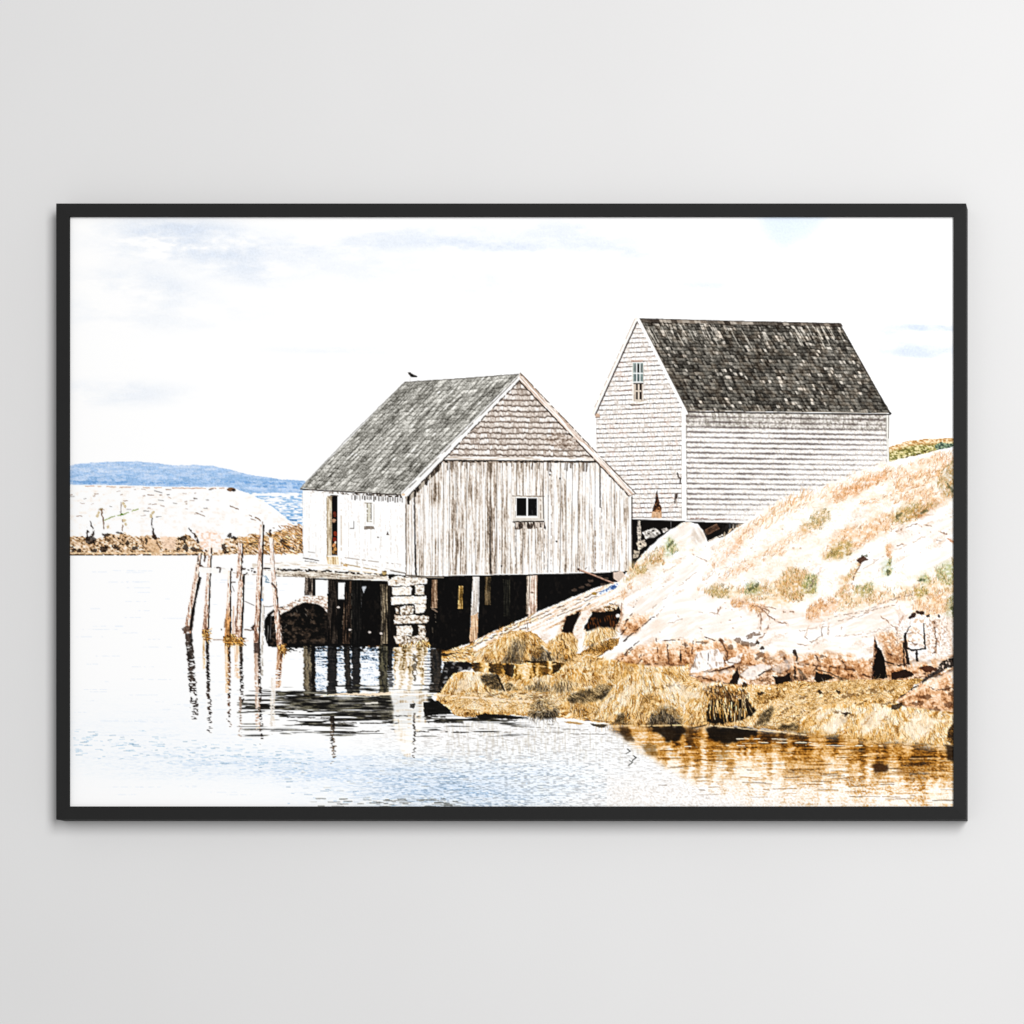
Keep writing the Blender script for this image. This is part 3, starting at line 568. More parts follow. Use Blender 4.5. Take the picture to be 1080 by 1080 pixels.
for x, y in ((418, 615), (426, 612), (443, 622), (432, 668), (444, 664), (445, 676), (425, 677), (428, 643), (424, 653), (440, 653), (447, 653), (421, 680), (437, 614)): ell(x, y, 2, 1, (96, 76, 56), .55, jag=1.4)
ell(417.5, 612.6, 1.5, 1, (206, 160, 96), .7, jag=.6)
strands(W((418, 678), (452, 674), (452, 687), (418, 686)), 150, 5, -84, [(176, 134, 64), (226, 190, 126), (110, 76, 30), (250, 232, 196)], .75, .8, seed=6)
line(((385, 681.5), (400, 681.6), (416, 682.8)), 1.1, (160, 120, 80), .8, jag=.4, dash=.15)

# ---- the rocky shore
ROCK = W((652, 614), (662, 603), (668, 598), (676, 586), (690, 572), (704, 561), (716, 553), (727, 550.5), (736, 552), (742, 560), (747, 571), (765, 565), (784, 552), (800, 541), (826, 526), (850, 519), (880, 509), (906, 497), (938, 487),
         (960, 482), (985, 476), (1009, 470), (1009, 793), (960, 789), (900, 784), (850, 775), (800, 770), (760, 766), (700, 766), (655, 766), (640, 763), (590, 757), (560, 756), (500, 753), (466, 746), (455, 736), (462, 726), (470, 715), (480, 709),
         (500, 705), (540, 700), (470, 697), (444, 694), (470, 688), (486, 682), (510, 671), (535, 660), (560, 649), (585, 638), (610, 627), (634, 618))
def rockc(x, y):
    n = eq(aniso(x, y, -28, 26, 6, 190, 3)); g = eq(fbm(x / 1.2, y / 1.2, 193, 2)); b = eq(fbm(x / 18, y / 12, 195, 3))
    t = .5 * n + .2 * g + .45 * b
    return ramp(t, (.06, (226, 206, 188)), (.2, (244, 233, 222)), (.36, (253, 249, 245)), (.5, (255, 255, 254)))
fill(ROCK, rockc, jag=1.2, js=6, pid='printed_shore')
# fade of dry grass in front of the tall shed
for k in range(9):
    sl, x, y, w = blob(800 + k * 16, 546 - k * 5.6, 26, 11, -18); put(sl, w * (fbm(x / 2, y / 4, 197, 2) > .38), col(255, 251, 246), .6)
# facets of the big slab: soft planes and joints
def facet(p, c, a, ang=-30): fill(p, lambda x, y: 1 - (1 - col(*c)) * np.clip(.1 + 1.15 * eq(aniso(x, y, ang, 16, 3, 440, 3)), 0, 1.4)[..., None], a, jag=2.5, js=9, soft=1.4)
for p, c, a, an in ((W((655, 652), (672, 636), (700, 618), (735, 590), (742, 596), (712, 622), (690, 646), (668, 668)), (246, 236, 226), .8, -36), (W((690, 650), (716, 630), (742, 628), (770, 640), (806, 648), (800, 672), (760, 670), (716, 668)), (250, 242, 234), .8, -14),
        (W((664, 676), (690, 655), (720, 648), (740, 660), (725, 672), (690, 676)), (246, 232, 218), .7, -30), (W((806, 646), (840, 644), (870, 652), (862, 662), (830, 664), (808, 668)), (244, 230, 216), .7, -10), (W((846, 656), (890, 646), (950, 630), (962, 634), (930, 655), (880, 664)), (242, 230, 218), .8, -20),
        (W((890, 660), (930, 652), (950, 640), (946, 660), (925, 672), (895, 676)), (248, 238, 228), .7, -20), (W((770, 606), (820, 586), (860, 566), (872, 572), (850, 592), (800, 612)), (250, 242, 232), .7, -28), (W((905, 592), (940, 570), (1009, 540), (1009, 560), (960, 578), (920, 604)), (250, 243, 235), .7, -26),
        (W((690, 575), (712, 560), (728, 553), (742, 566), (735, 578), (712, 588)), (248, 240, 232), .8, -36), (W((732, 556), (738, 556), (744, 570), (734, 574), (728, 570)), (214, 200, 186), .7, 60), (W((945, 612), (985, 584), (1009, 576), (1009, 592), (980, 606)), (248, 238, 228), .6, -26),
        (W((808, 672), (850, 676), (900, 680), (918, 690), (860, 690), (820, 686)), (250, 240, 230), .8, 0), (W((975, 655), (1009, 650), (1009, 690), (980, 692), (976, 672)), (240, 222, 204), .7, 80)):
    facet(p, c, a, an)
for p in (((655, 668), (690, 640), (735, 603)), ((700, 660), (735, 645), (760, 648)), ((676, 690), (700, 676), (720, 672)), ((742, 612), (760, 600), (790, 590)), ((905, 604), (935, 584), (975, 566)), ((955, 580), (952, 600)), ((920, 612), (928, 600)), ((880, 672), (915, 668), (940, 662)), ((735, 576), (722, 590), (700, 604)), ((820, 668), (850, 664), (880, 660))):
    line(p, 1, (196, 172, 152), .6, jag=1.6, dash=.3, dl=6)
# lower rock band, pinkish brown
def pinkc(x, y):
    n = eq(fbm(x / 4.5, y / 3.2, 200, 3, .65)); g = eq(fbm(x / 1.1, y / 1.1, 203, 2)); s = eq(aniso(x, y, -35, 11, 1.5, 205, 2))
    t = .42 * n + .26 * g + .34 * s + .05 - .16 * np.clip((y - 690) / 20, -1, .8)
    return ramp(t, (.06, (58, 32, 18)), (.22, (138, 90, 58)), (.4, (206, 156, 114)), (.58, (238, 202, 168)), (.8, (255, 242, 228)))
fill(W((716, 696), (740, 690), (770, 692), (800, 694), (830, 692), (870, 688), (920, 696), (945, 700), (980, 696), (1009, 690), (1009, 712), (960, 720), (900, 722), (840, 722), (800, 728), (760, 726), (722, 716)), lambda x, y: ramp(.5 * eq(fbm(x / 6, y / 4, 450, 4, .6)) + .3 * eq(fbm(x / 1.3, y / 1.3, 453, 2)) + .2 * eq(aniso(x, y, -40, 12, 3, 455, 2)), (.1, (40, 24, 14)), (.32, (122, 82, 52)), (.52, (190, 144, 104)), (.7, (236, 204, 172)), (.85, (255, 246, 236))), .9, jag=3, js=8, soft=1.4)
for p in (W((655, 652), (676, 646), (690, 648), (676, 662), (664, 672), (654, 668)), W((650, 692), (668, 684), (690, 677), (716, 673), (730, 676), (736, 690), (726, 705), (704, 706), (676, 706), (648, 706)),
          W((724, 674), (740, 671), (756, 673), (775, 676), (790, 680), (800, 690), (792, 700), (770, 698), (762, 688), (742, 686), (728, 692)), W((720, 712), (745, 708), (770, 708), (779, 712), (772, 722), (756, 724), (716, 724)),
          W((780, 690), (800, 684), (812, 690), (808, 702), (790, 704)), W((842, 690), (866, 686), (892, 690), (908, 694), (918, 700), (918, 716), (898, 717), (872, 712), (858, 714), (842, 712)), W((812, 692), (822, 686), (842, 690), (842, 712), (824, 708)),
          W((922, 668), (946, 664), (958, 672), (956, 700), (936, 702), (930, 684)), W((935, 704), (946, 702), (968, 698), (1000, 695), (990, 706), (962, 710), (940, 716), (934, 712)), W((944, 738), (960, 728), (976, 720), (1009, 706), (1009, 752), (985, 750), (952, 746)),
          W((556, 690), (575, 680), (600, 672), (600, 680), (575, 694))):
    py0, py1 = min(q[1] for q in p), max(q[1] for q in p)
    def pk(x, y, a=py0, b=py1):
        d = np.clip((y - a) / (b - a), 0, 1); v = eq(aniso(x, y, 72, 13, 2.2, 430, 3)); n = eq(aniso(x, y, -25, 14, 3.5, 433, 3)); g = eq(fbm(x / 1.2, y / 1.2, 436, 2))
        f = eq(fbm(x / 5, y / 3.6, 438, 4, .6)); return ramp(.18 * v + .1 * n + .34 * f + .18 * g + .48 * (1 - d) - .12, (.06, (52, 30, 16)), (.2, (128, 80, 46)), (.36, (192, 138, 92)), (.52, (228, 184, 142)), (.7, (248, 226, 202)), (.9, (255, 252, 248)))
    fill(p, pk, .95, jag=3, js=8, soft=1.8)
sl, x, y, w = blob(985, 668, 30, 26); put(sl, w * np.clip((fbm(x / 1.3, y / 1.3, 207, 2) - .56) * 9, 0, 1), col(176, 140, 112), .75)
sl, x, y, w = blob(945, 682, 20, 20); put(sl, w * np.clip((fbm(x / 1.3, y / 1.3, 208, 2) - .52) * 9, 0, 1), col(150, 112, 84), .7)
# slope below the boathouse, striped rock
def slopec(x, y):
    s = eq(aniso(x, y, -26, 30, 2.2, 210, 3)); g = eq(fbm(x / 1.2, y / 1.2, 213, 2)); d = np.clip((y - (690 - (x - 480) * .42)) / 40, 0, 1)
    return ramp(.46 * s + .24 * g + .34 * (1 - d) - .02 + .2 * (x < 540) * (s - .6), (.1, (116, 78, 44)), (.26, (206, 168, 126)), (.42, (238, 216, 192)), (.6, (253, 244, 235)), (.85, (255, 255, 253)))
fill(W((488, 684), (510, 671), (535, 660), (560, 649), (585, 638), (610, 627), (634, 618), (654, 613), (660, 622), (658, 640), (640, 645), (612, 648), (596, 656), (570, 668), (540, 680), (515, 692)), slopec, jag=1)
for p, w in ((((520, 668), (560, 652), (600, 636), (650, 618)), 1), (((540, 664), (575, 650), (600, 640)), .9), (((505, 678), (530, 669), (555, 662)), 1.2), (((575, 655), (600, 645), (625, 636)), .8), (((556, 640), (557, 666)), .8), (((585, 650), (600, 641), (630, 628)), .8)):
    line(p, w, (96, 70, 50), .75, jag=1, dash=.3, dl=5)
fill(W((630, 625), (640, 620), (651, 615), (653, 617.6), (644, 623), (634, 627)), lambda x, y: ramp(eq(fbm(x / 1.6, y / 1.3, 215, 2)), (.15, (52, 88, 150)), (.45, (130, 166, 216)), (.75, (232, 240, 252))), .9, jag=1.2)
ell(626.5, 626.4, 2.6, 1.5, (160, 124, 48), .8, jag=1)
line(((609.6, 600.2), (625, 606), (647, 615)), 1.4, (196, 160, 140), .95); line(((609.4, 601.2), (625, 607), (646, 615.6)), .7, (70, 46, 36), .8); ell(610, 600.4, 1.6, 1.3, (60, 42, 34), .9); line(((617, 600.4), (619, 598.6)), .8, (90, 70, 56), .8)
fill(W((646, 604.4), (656, 602), (660, 608), (652, 614), (647.4, 610)), (236, 216, 200), .9, jag=1); line(((645.6, 605), (647, 613)), 1.2, (40, 28, 22), .8)
for x, y in ((623, 612), (620, 617), (632, 608), (640, 611), (613, 620), (636, 616), (606, 622)): ell(x, y, 3, 1.6, (104, 86, 74), .6, jag=1.6)
# hollows
for p in (W((588, 668), (592, 654), (600, 647), (613, 643), (618, 650), (608, 668), (600, 671)), W((612, 664), (618, 648), (628, 642), (650, 638), (658, 642), (655, 660), (640, 668), (620, 669))): fill(p, lambda x, y: ramp(eq(fbm(x / 3, y / 2.4, 460, 3)), (.15, (92, 58, 34)), (.5, (190, 144, 102)), (.85, (240, 214, 186))), .85, jag=2, soft=1.2)
fill(W((598, 650), (604, 648), (611, 645), (613, 649), (608, 660), (603, 667), (592, 667), (594, 660)), (14, 8, 6), jag=1.2)
fill(W((619, 650), (626, 645), (636, 646), (648, 643), (653, 640), (655, 645), (652, 656), (648, 664), (640, 662), (630, 664), (618, 666), (616, 660)), (14, 8, 6), jag=1.4)
sl, x, y, w = pm(W((620, 652), (650, 648), (650, 662), (620, 664))); put(sl, w * np.clip((eq(aniso(x, y, 80, 5, 1.3, 217, 2)) - .6) * 4, 0, 1), col(92, 52, 22), .8)
fill(W((612, 646), (620, 643), (624, 647), (617, 660), (613, 675), (606, 673), (604, 664)), lambda x, y: pinkc(x, y) * .5 + .48, jag=.8); line(((612.4, 646), (606, 660), (603, 667)), 1, (60, 38, 26), .8, jag=.6)
fill(W((636, 640), (646, 637), (653, 640), (648, 645), (638, 645)), lambda x, y: ramp(eq(fbm(x / 1.6, y / 1.2, 219, 2)), (.1, (60, 40, 20)), (.5, (196, 156, 100)), (.8, (252, 240, 224))), .9, jag=1.2)
ell(651.5, 649.5, 2, 2.2, (250, 240, 232), .95, jag=.5); line(((655.6, 636), (655, 652), (653, 660)), 1, (140, 104, 82), .8, jag=.6); line(((640, 637), (648, 637)), 1.2, (40, 26, 18), .8, jag=.8, dash=.3)
for p in (((662, 660), (655, 670), (640, 684)), ((690, 650), (672, 664), (658, 676)), ((668, 684), (650, 700)), ((674, 676), (656, 692)), ((645, 684), (630, 692))): line(p, 1.4, (52, 32, 24), .85, jag=1, dash=.2, taper=(.7, 2))
for p in (((660, 655), (668, 646)), ((658, 660), (664, 650)), ((692, 672), (694, 690), (694.6, 697)), ((680, 690), (672, 702)), ((717, 682), (718, 696)), ((722, 678), (724, 690)), ((668, 640), (672, 634)), ((731, 676), (730, 690)), ((744, 672), (756, 676), (770, 676)), ((700, 676), (716, 674))): line(p, 1.1, (70, 42, 30), .75, jag=.8, dash=.2)
line(((717.8, 690), (718, 697)), 2.2, (30, 18, 14), .9, jag=.6)
fill(W((610, 690), (616, 682), (626, 675), (636, 671), (634, 677), (622, 687), (613, 692)), (253, 243, 234), .97, jag=.8)
fill(W((633, 692), (640, 689), (650, 688), (640, 698), (631, 706), (627, 702)), (253, 244, 236), .92, jag=1)
# dry grass on the slope
TAN = [(214, 160, 108), (236, 194, 148), (190, 130, 82), (250, 226, 196), (226, 176, 120), (150, 104, 60), (200, 150, 104)]
CREAM = ((W((742, 604), (800, 556), (860, 522), (938, 490), (1009, 473), (1009, 530), (940, 552), (880, 592), (800, 606)), .32), (W((735, 622), (790, 606), (860, 602), (900, 600), (1009, 596), (1009, 650), (930, 640), (880, 650), (800, 642)), .34), (W((655, 620), (690, 585), (730, 560), (745, 575), (720, 600), (670, 630)), .3))
for p, a in CREAM: fill(p, lambda x, y: ramp(.6 * eq(fbm(x / 7, y / 4, 224, 4, .65)) + .4 * eq(fbm(x / 1.2, y / 1.4, 226, 2)), (.1, (240, 208, 168)), (.35, (253, 238, 216)), (.6, (255, 252, 246))), a, jag=6, js=12, soft=3)
OLV = [(132, 122, 62), (180, 158, 98), (104, 92, 46), (214, 190, 134), (232, 198, 150), (84, 72, 36), (240, 222, 186), (222, 172, 118)]
GRN = [(70, 90, 50), (130, 148, 98), (198, 176, 122), (60, 68, 34), (232, 206, 160), (176, 184, 126), (150, 156, 104), (226, 206, 160), (244, 232, 204)]
LIT = [(240, 214, 182), (248, 230, 206), (226, 190, 150), (214, 170, 124), (252, 240, 224)]
def tint(p, c, a, jag=4, soft=1.5): fill(p, lambda x, y: 1 - (1 - col(*c)) * (.35 + 1.1 * eq(fbm(x / 3, y / 2.2, 221, 3)))[..., None], a, jag=jag, js=8, soft=soft)
GR = ((W((745, 600), (770, 580), (800, 560), (830, 545), (860, 533), (900, 513), (938, 497), (938, 487), (900, 500), (860, 518), (826, 528), (796, 548), (770, 564), (748, 582)), (252, 236, 218), LIT, 1000, 55),
      (W((936, 496), (960, 488), (1009, 474), (1009, 488), (970, 500), (930, 512), (900, 520), (870, 528), (880, 516), (905, 505)), (246, 216, 186), TAN, 700, 60),
      (W((880, 522), (905, 507), (936, 497), (942, 500), (925, 512), (900, 524), (870, 534)), (232, 180, 136), TAN, 480, 60),
      (W((752, 610), (790, 590), (815, 575), (840, 560), (866, 546), (876, 548), (850, 566), (822, 584), (796, 598), (770, 612)), (244, 214, 182), TAN, 520, 50),
      (W((846, 556), (856, 545), (870, 535), (876, 545), (866, 556), (852, 562)), (214, 186, 140), OLV, 170, 55),
      (W((866, 590), (872, 572), (890, 560), (912, 552), (935, 542), (960, 534), (985, 524), (1000, 512), (998, 526), (980, 540), (960, 552), (930, 564), (900, 580), (880, 592)), (234, 192, 146), TAN, 1000, 60),
      (W((936, 548), (946, 536), (960, 530), (972, 534), (968, 546), (950, 552), (940, 554)), (190, 160, 104), OLV, 260, 60), (W((964, 544), (972, 534), (990, 528), (985, 536), (974, 545)), (166, 112, 70), TAN[2:] + OLV, 200, 60),
      (W((870, 590), (876, 578), (896, 572), (900, 582), (884, 590)), (190, 170, 110), OLV, 220, 65), (W((988, 500), (1000, 488), (1009, 484), (1009, 526), (998, 524), (990, 514)), (176, 144, 92), OLV + TAN[:3], 340, 70),
      (W((940, 510), (965, 500), (990, 494), (992, 504), (960, 515), (940, 522)), (240, 210, 174), TAN, 300, 60), (W((905, 528), (935, 520), (975, 508), (975, 513), (935, 527), (908, 535)), (248, 224, 198), TAN, 170, 30), (W((930, 530), (985, 514), (990, 526), (950, 532)), (246, 220, 190), LIT + TAN, 260, 60),
      (W((742, 626), (752, 617), (772, 622), (800, 618), (824, 612), (832, 602), (848, 602), (862, 610), (858, 624), (842, 634), (815, 636), (790, 634), (765, 630)), (236, 206, 160), OLV[2:] + TAN, 900, 75),
      (W((742, 626), (752, 618), (770, 622), (770, 632), (752, 628)), (206, 186, 140), OLV, 160, 70), (W((824, 632), (822, 610), (834, 598), (850, 604), (852, 622), (842, 634)), (216, 180, 128), OLV + TAN, 420, 80),
      (W((848, 622), (852, 606), (862, 608), (862, 618), (855, 626)), (150, 160, 104), GRN, 130, 80), (W((784, 626), (786, 618), (796, 614), (800, 620), (797, 628), (790, 628)), (150, 150, 96), GRN, 90, 80),
      (W((770, 634), (790, 636), (806, 642), (812, 648), (804, 648), (786, 642), (770, 640)), (222, 166, 116), TAN, 260, 60), (W((846, 650), (862, 634), (876, 632), (884, 640), (874, 650), (856, 654)), (232, 184, 140), TAN, 300, 70),
      (W((880, 630), (890, 610), (904, 592), (911, 590), (904, 604), (896, 620), (888, 636)), (220, 178, 126), TAN + OLV[:2], 300, 65), (W((880, 634), (900, 622), (915, 618), (940, 624), (965, 618), (985, 612), (1009, 610), (1009, 626), (970, 632), (930, 636), (900, 642), (884, 646)), (240, 208, 166), TAN + OLV[1:4], 640, 75),
      (W((900, 628), (906, 620), (918, 616), (922, 624), (912, 630)), (160, 156, 104), GRN + OLV, 160, 75), (W((930, 606), (933, 594), (939, 590), (940, 604), (936, 608)), (120, 146, 90), GRN, 130, 85), (W((934, 590), (935, 576), (940, 578), (939, 590)), (214, 160, 110), TAN, 60, 80),
      (W((986, 612), (988, 600), (1000, 596), (1009, 590), (1009, 616), (1000, 618)), (170, 176, 120), GRN + OLV, 240, 80), (W((968, 612), (976, 608), (982, 614), (974, 618)), (150, 160, 96), GRN, 70, 80), (W((996, 646), (1000, 634), (1009, 628), (1009, 652)), (150, 140, 90), GRN + OLV, 150, 75),
      (W((965, 630), (985, 626), (1000, 632), (998, 648), (975, 652), (962, 644)), (240, 204, 160), TAN, 240, 70), (W((964, 624), (975, 620), (978, 628), (968, 630)), (170, 160, 90), OLV, 80, 75),
      (W((655, 612), (664, 600), (680, 588), (695, 578), (704, 574), (702, 586), (690, 596), (674, 604), (662, 614)), (226, 204, 160), OLV[1:] + TAN[:3], 340, 70), (W((684, 594), (690, 586), (700, 586), (698, 594), (690, 598)), (190, 150, 96), OLV + TAN, 130, 70),
      (W((703, 584), (705, 572), (710, 568), (716, 576), (714, 580), (706, 586)), (160, 176, 120), GRN, 110, 80), (W((668, 604), (676, 598), (684, 598), (680, 606)), (196, 160, 104), OLV, 80, 70),
      (W((744, 606), (756, 594), (768, 582), (780, 570), (790, 556), (794, 558), (784, 574), (770, 588), (756, 600), (748, 608)), (236, 190, 150), TAN, 200, 60), (W((728, 628), (736, 620), (746, 608), (740, 620), (732, 628)), (240, 210, 180), TAN, 50, 60),
      (W((655, 626), (660, 618), (668, 612), (664, 620), (657, 634)), (230, 196, 160), TAN, 60, 70))
for i, (p, tc, pal, n, an) in enumerate(GR):
    tint(p, tc, .5, 6, 2.5); strands(p, int(n * 1.5), 3.4, an, pal, .8, .4, jag=5, clump=.4, cl=5, seed=20 + i)
strands(W((752, 570), (800, 545), (850, 520), (890, 508), (880, 520), (830, 545), (780, 575)), 260, 5, 62, LIT + [(206, 160, 116)], .6, .7, jag=4, clump=.45, cl=7, seed=80)
strands(W((800, 556), (830, 540), (860, 525), (850, 520), (812, 536)), 120, 7, 70, LIT, .65, .7, jag=4, seed=81)
for p in (((908, 588), (914, 586)), ((790, 622), (794, 619)), ((797, 618), (800, 616)), ((936, 602), (937, 606)), ((858, 612), (856, 618)), ((970, 612), (974, 612)), ((1004, 640), (1006, 648)), ((706, 576), (709, 572)), ((1000, 512), (1004, 518)), ((972, 540), (978, 538)), ((946, 546), (950, 542))):
    line(p, 3, (40, 46, 24), .5, jag=1.8)
fill(W((903, 590), (910, 586), (916, 590), (911, 593), (907, 595)), (64, 40, 28), .9, jag=1); line(((908, 594), (902, 606), (898, 616)), 1.2, (110, 76, 52), .7, jag=.8, dash=.2)
# cracks in the rock
for p, w, c in ((((866, 656), (890, 648), (915, 644), (935, 634), (962, 627)), 1, 0), (((884, 655), (905, 650), (925, 642), (945, 638)), .9, 0), (((800, 650), (805, 642), (811, 644), (811, 660), (806, 670), (798, 676)), 1.3, 1), (((803, 648), (802, 664)), 1.6, 1), (((811, 650), (822, 656), (830, 658)), 1.5, 1),
                (((868, 656), (866.6, 664), (867, 672)), 1.4, 0), (((874, 658), (873, 670)), .9, 0), (((888, 656), (887, 666)), .9, 0), (((852, 660), (850, 672), (856, 678), (868, 670)), .8, 0), (((842, 680), (858, 682), (868, 674)), .8, 0), (((800, 640), (812, 640), (818, 642)), 1, 1),
                (((826, 646), (836, 645)), 1.4, 1), (((780, 634), (800, 640), (812, 650)), 1.2, 1), (((738, 662), (741, 663)), 1, 0), (((942, 576), (952, 574)), 1.2, 1), (((985, 570), (998, 570)), 1, 0), (((974, 554), (982, 555)), .9, 0), (((992, 561), (999, 563)), .9, 1), (((1000, 568), (1007, 574)), 2.2, 2),
                (((866, 600), (858, 612), (852, 624)), 1, 0), (((760, 640), (756, 648)), 1, 1), (((700, 640), (692, 650)), .7, 0), (((730, 585), (745, 592)), .7, 0), (((945, 560), (968, 552), (972, 556)), .8, 1), (((892, 586), (905, 578)), .8, 1), (((930, 650), (944, 662), (946, 668)), 1, 1), (((946, 642), (952, 650), (946, 662)), 2.4, 3)):
    line(p, w * 3, (226, 200, 178), .4, jag=2, dash=.3, dl=5, seed=4); line(p, w, ((140, 118, 102), (126, 90, 68), (206, 140, 100), (190, 150, 124))[c], .68, jag=1.3, dash=.26, dl=3)
for k in range(150):
    x = 660 + rng.random() * 345; y = 545 + rng.random() * 140
    if y < 720 - x * .22: continue
    ell(x, y, .5 + rng.random(), .4 + .5 * rng.random(), (190, 160, 136), .3 + .3 * rng.random(), jag=.8, n=8)
for p, w in ((((655, 704), (690, 700), (722, 703)), 2), (((724, 712), (745, 716), (768, 722)), 2), (((842, 700), (870, 703), (900, 706), (916, 714)), 2), (((824, 690), (832, 700), (830, 710)), 2.2), (((860, 690), (864, 700), (858, 708)), 1.6), (((886, 692), (892, 704)), 1.4), (((760, 676), (768, 688), (764, 697)), 1.6), (((676, 690), (672, 702)), 1.4), (((704, 680), (706, 700)), 1.4), (((936, 690), (950, 694), (956, 704)), 1.8), (((985, 656), (988, 676), (984, 692)), 1.2)):
    line(p, w * 2.6, (150, 104, 70), .5, jag=2.4, dash=.2, dl=5); line(p, w, (66, 40, 26), .75, jag=1.6, dash=.24, dl=4)
# dark clefts on the right
fill(W((922, 670), (924, 676), (926, 682), (930, 686), (933, 694), (934.6, 706), (936, 715), (919, 717), (919.6, 704), (921, 688)), lambda x, y: ramp(np.clip((x - 921) / 6 + .6 * (eq(fbm(x / 1.5, y / 2, 230, 2)) - .5) + np.clip((y - 690) / 14, 0, 1) * .6, 0, 1), (0, (196, 160, 130)), (.4, (96, 62, 42)), (.7, (12, 7, 5))), jag=.8)
for p, w in ((((955, 668), (955, 678), (956.5, 690), (958, 700)), 3), (((974.4, 658), (975, 672), (975.6, 684)), 2), (((957, 683), (963, 686), (975, 684)), 2), (((966.6, 685), (967.4, 697)), 2.4), (((953, 678), (953.6, 702)), 1.6), (((960, 660), (956, 666)), 1.4)):
    line(p, w, (20, 12, 8), .94, jag=1.1)
fill(W((958, 664), (966, 652), (974, 654), (974, 676), (966, 680), (958, 678)), lambda x, y: ramp(eq(fbm(x / 3, y / 2, 232, 3)), (.1, (220, 190, 160)), (.4, (252, 242, 232)), (.8, (255, 255, 255))), .75, jag=.9); line(((958, 668), (966, 666), (972, 670)), 1.3, (150, 116, 90), .7, jag=1, dash=.2); line(((958, 676), (966, 680), (974, 677)), 1.6, (110, 80, 60), .7, jag=1, dash=.2)
for x, y, rx, ry in ((963, 649, 2.6, 3), (968, 646, 3, 2), (972, 647, 2.4, 1.6), (978.4, 649.6, 2, 1.8), (990.6, 649.6, 1.6, 1.4), (960, 651, 1.6, 1.8)): ell(x, y, rx, ry, (36, 18, 10), .9, jag=1.3)
fill(W((940, 709), (947, 707), (955, 705.6), (963, 710), (964, 713), (950, 716), (940, 717)), (24, 12, 7), .95, jag=1.2); fill(W((968, 704), (980, 702), (988, 706), (982, 710), (974, 708)), (58, 30, 18), .9, jag=1.4); line(((934, 698), (946, 702), (958, 700)), 1.8, (40, 24, 15), .9, jag=1, dash=.1)
fill(W((994, 697), (1000, 694), (1009, 692), (1009, 704), (998, 705), (990, 709), (982, 715), (979, 713), (988, 706)), lambda x, y: ramp(eq(fbm(x / 1.7, y / 1.5, 234, 2)), (.3, (16, 11, 9)), (.6, (74, 62, 54)), (.85, (206, 190, 176))), .95, jag=1.2)
line(((1006, 699), (980, 714), (952, 734), (926, 744)), 2.8, (52, 44, 40), .92, jag=1.5, dash=.12, taper=(3.6, 1.4)); line(((960, 726), (945, 736)), 3.4, (16, 12, 10), .9, jag=1.2); line(((1009, 708), (980, 722), (950, 738)), 1.2, (250, 226, 198), .85, jag=.6); line(((978, 724), (990, 728), (1006, 726)), 1.3, (60, 34, 20), .8, jag=1, dash=.2)
for x, y, rx, ry in ((999, 726, 5, 2), (1004, 732, 4, 2.6), (976, 735, 7, 2.6), (986, 748, 6, 2.6), (968, 742, 6, 2), (1000, 743, 5, 3)): ell(x, y, rx, ry, (70, 40, 22), .6, jag=2.4)
# broken blocks at the foot of the white rock
WB = lambda x, y: ramp(.5 * eq(aniso(x, y, 80, 12, 1.6, 236, 3)) + .5 * eq(fbm(x / 4, y / 3, 238, 3)), (.1, (190, 170, 154)), (.3, (240, 230, 222)), (.5, (255, 250, 246)))
fill(W((735, 688), (748, 685), (757, 684), (762, 695), (764, 703), (750, 706), (742, 708), (728, 710), (731, 700)), WB, jag=.9); line(((747, 686), (746.6, 706)), 1, (80, 64, 56), .75, jag=.5, dash=.2); line(((735, 690), (731, 704)), .9, (110, 92, 80), .7, jag=.5)
fill(W((764, 698), (776, 692), (784, 688), (780, 698), (770, 702)), WB, .9, jag=.9); line(((748, 708.6), (762, 706), (774, 703)), 1.8, (60, 32, 20), .92, jag=.8, taper=(1, 2.6))
fill(W((768, 722), (773, 712), (778, 705), (780, 714), (778, 722)), (18, 10, 7), .96, jag=.9)
fill(W((780, 712), (790, 703), (804, 700), (814, 702), (806, 710), (796, 717), (786, 716)), WB, .85, jag=1.4, soft=.5); fill(W((812, 706), (824, 698), (836, 692), (840, 696), (832, 706), (820, 710)), WB, .55, jag=1.6, soft=.6)
fill(W((814, 712), (820, 714), (828, 712), (834, 709), (833, 722), (826, 726), (819, 722)), (16, 9, 6), .96, jag=1.2); fill(W((860, 708), (866, 710), (874, 711), (881, 716), (872, 718), (862, 720), (859, 716)), (18, 11, 7), .96, jag=1); line(((838, 686), (841, 694), (838, 702), (839, 716)), 1.8, (34, 20, 14), .85, jag=1.2, dash=.12)
line(((798, 714), (806, 709), (814, 706)), 1.4, (44, 28, 20), .85, jag=.9, dash=.15); line(((859, 706), (872, 709), (894, 717)), 1.4, (70, 52, 40), .85, jag=.9); line(((842, 706), (850, 716)), 3, (90, 72, 56), .7, jag=1.4)
for x, y, rx, ry in ((778, 675, 4, 3), (786, 679, 5, 3), (770, 683, 3, 2), (795, 680, 4, 2), (799, 695, 3, 3), (802, 690, 4, 3), (806, 696, 2.4, 3), (790, 671, 4, 2), (797, 669, 5, 2), (760, 676, 2, 1.6), (838, 690, 2, 3), (868, 693, 5, 1.6), (740, 678, 6, 1.4), (722, 680, 3, 1.4)): ell(x, y, rx, ry, (92, 66, 48), .62, jag=2)
for x, y, rx, ry in ((838, 688, 2.2, 3), (804, 684, 3, 2), (799, 678, 2, 2)): ell(x, y, rx, ry, (34, 22, 15), .8, jag=1.6)
line(((764, 690), (768, 698), (780, 700)), 1, (96, 70, 52), .7, jag=1, dash=.2)

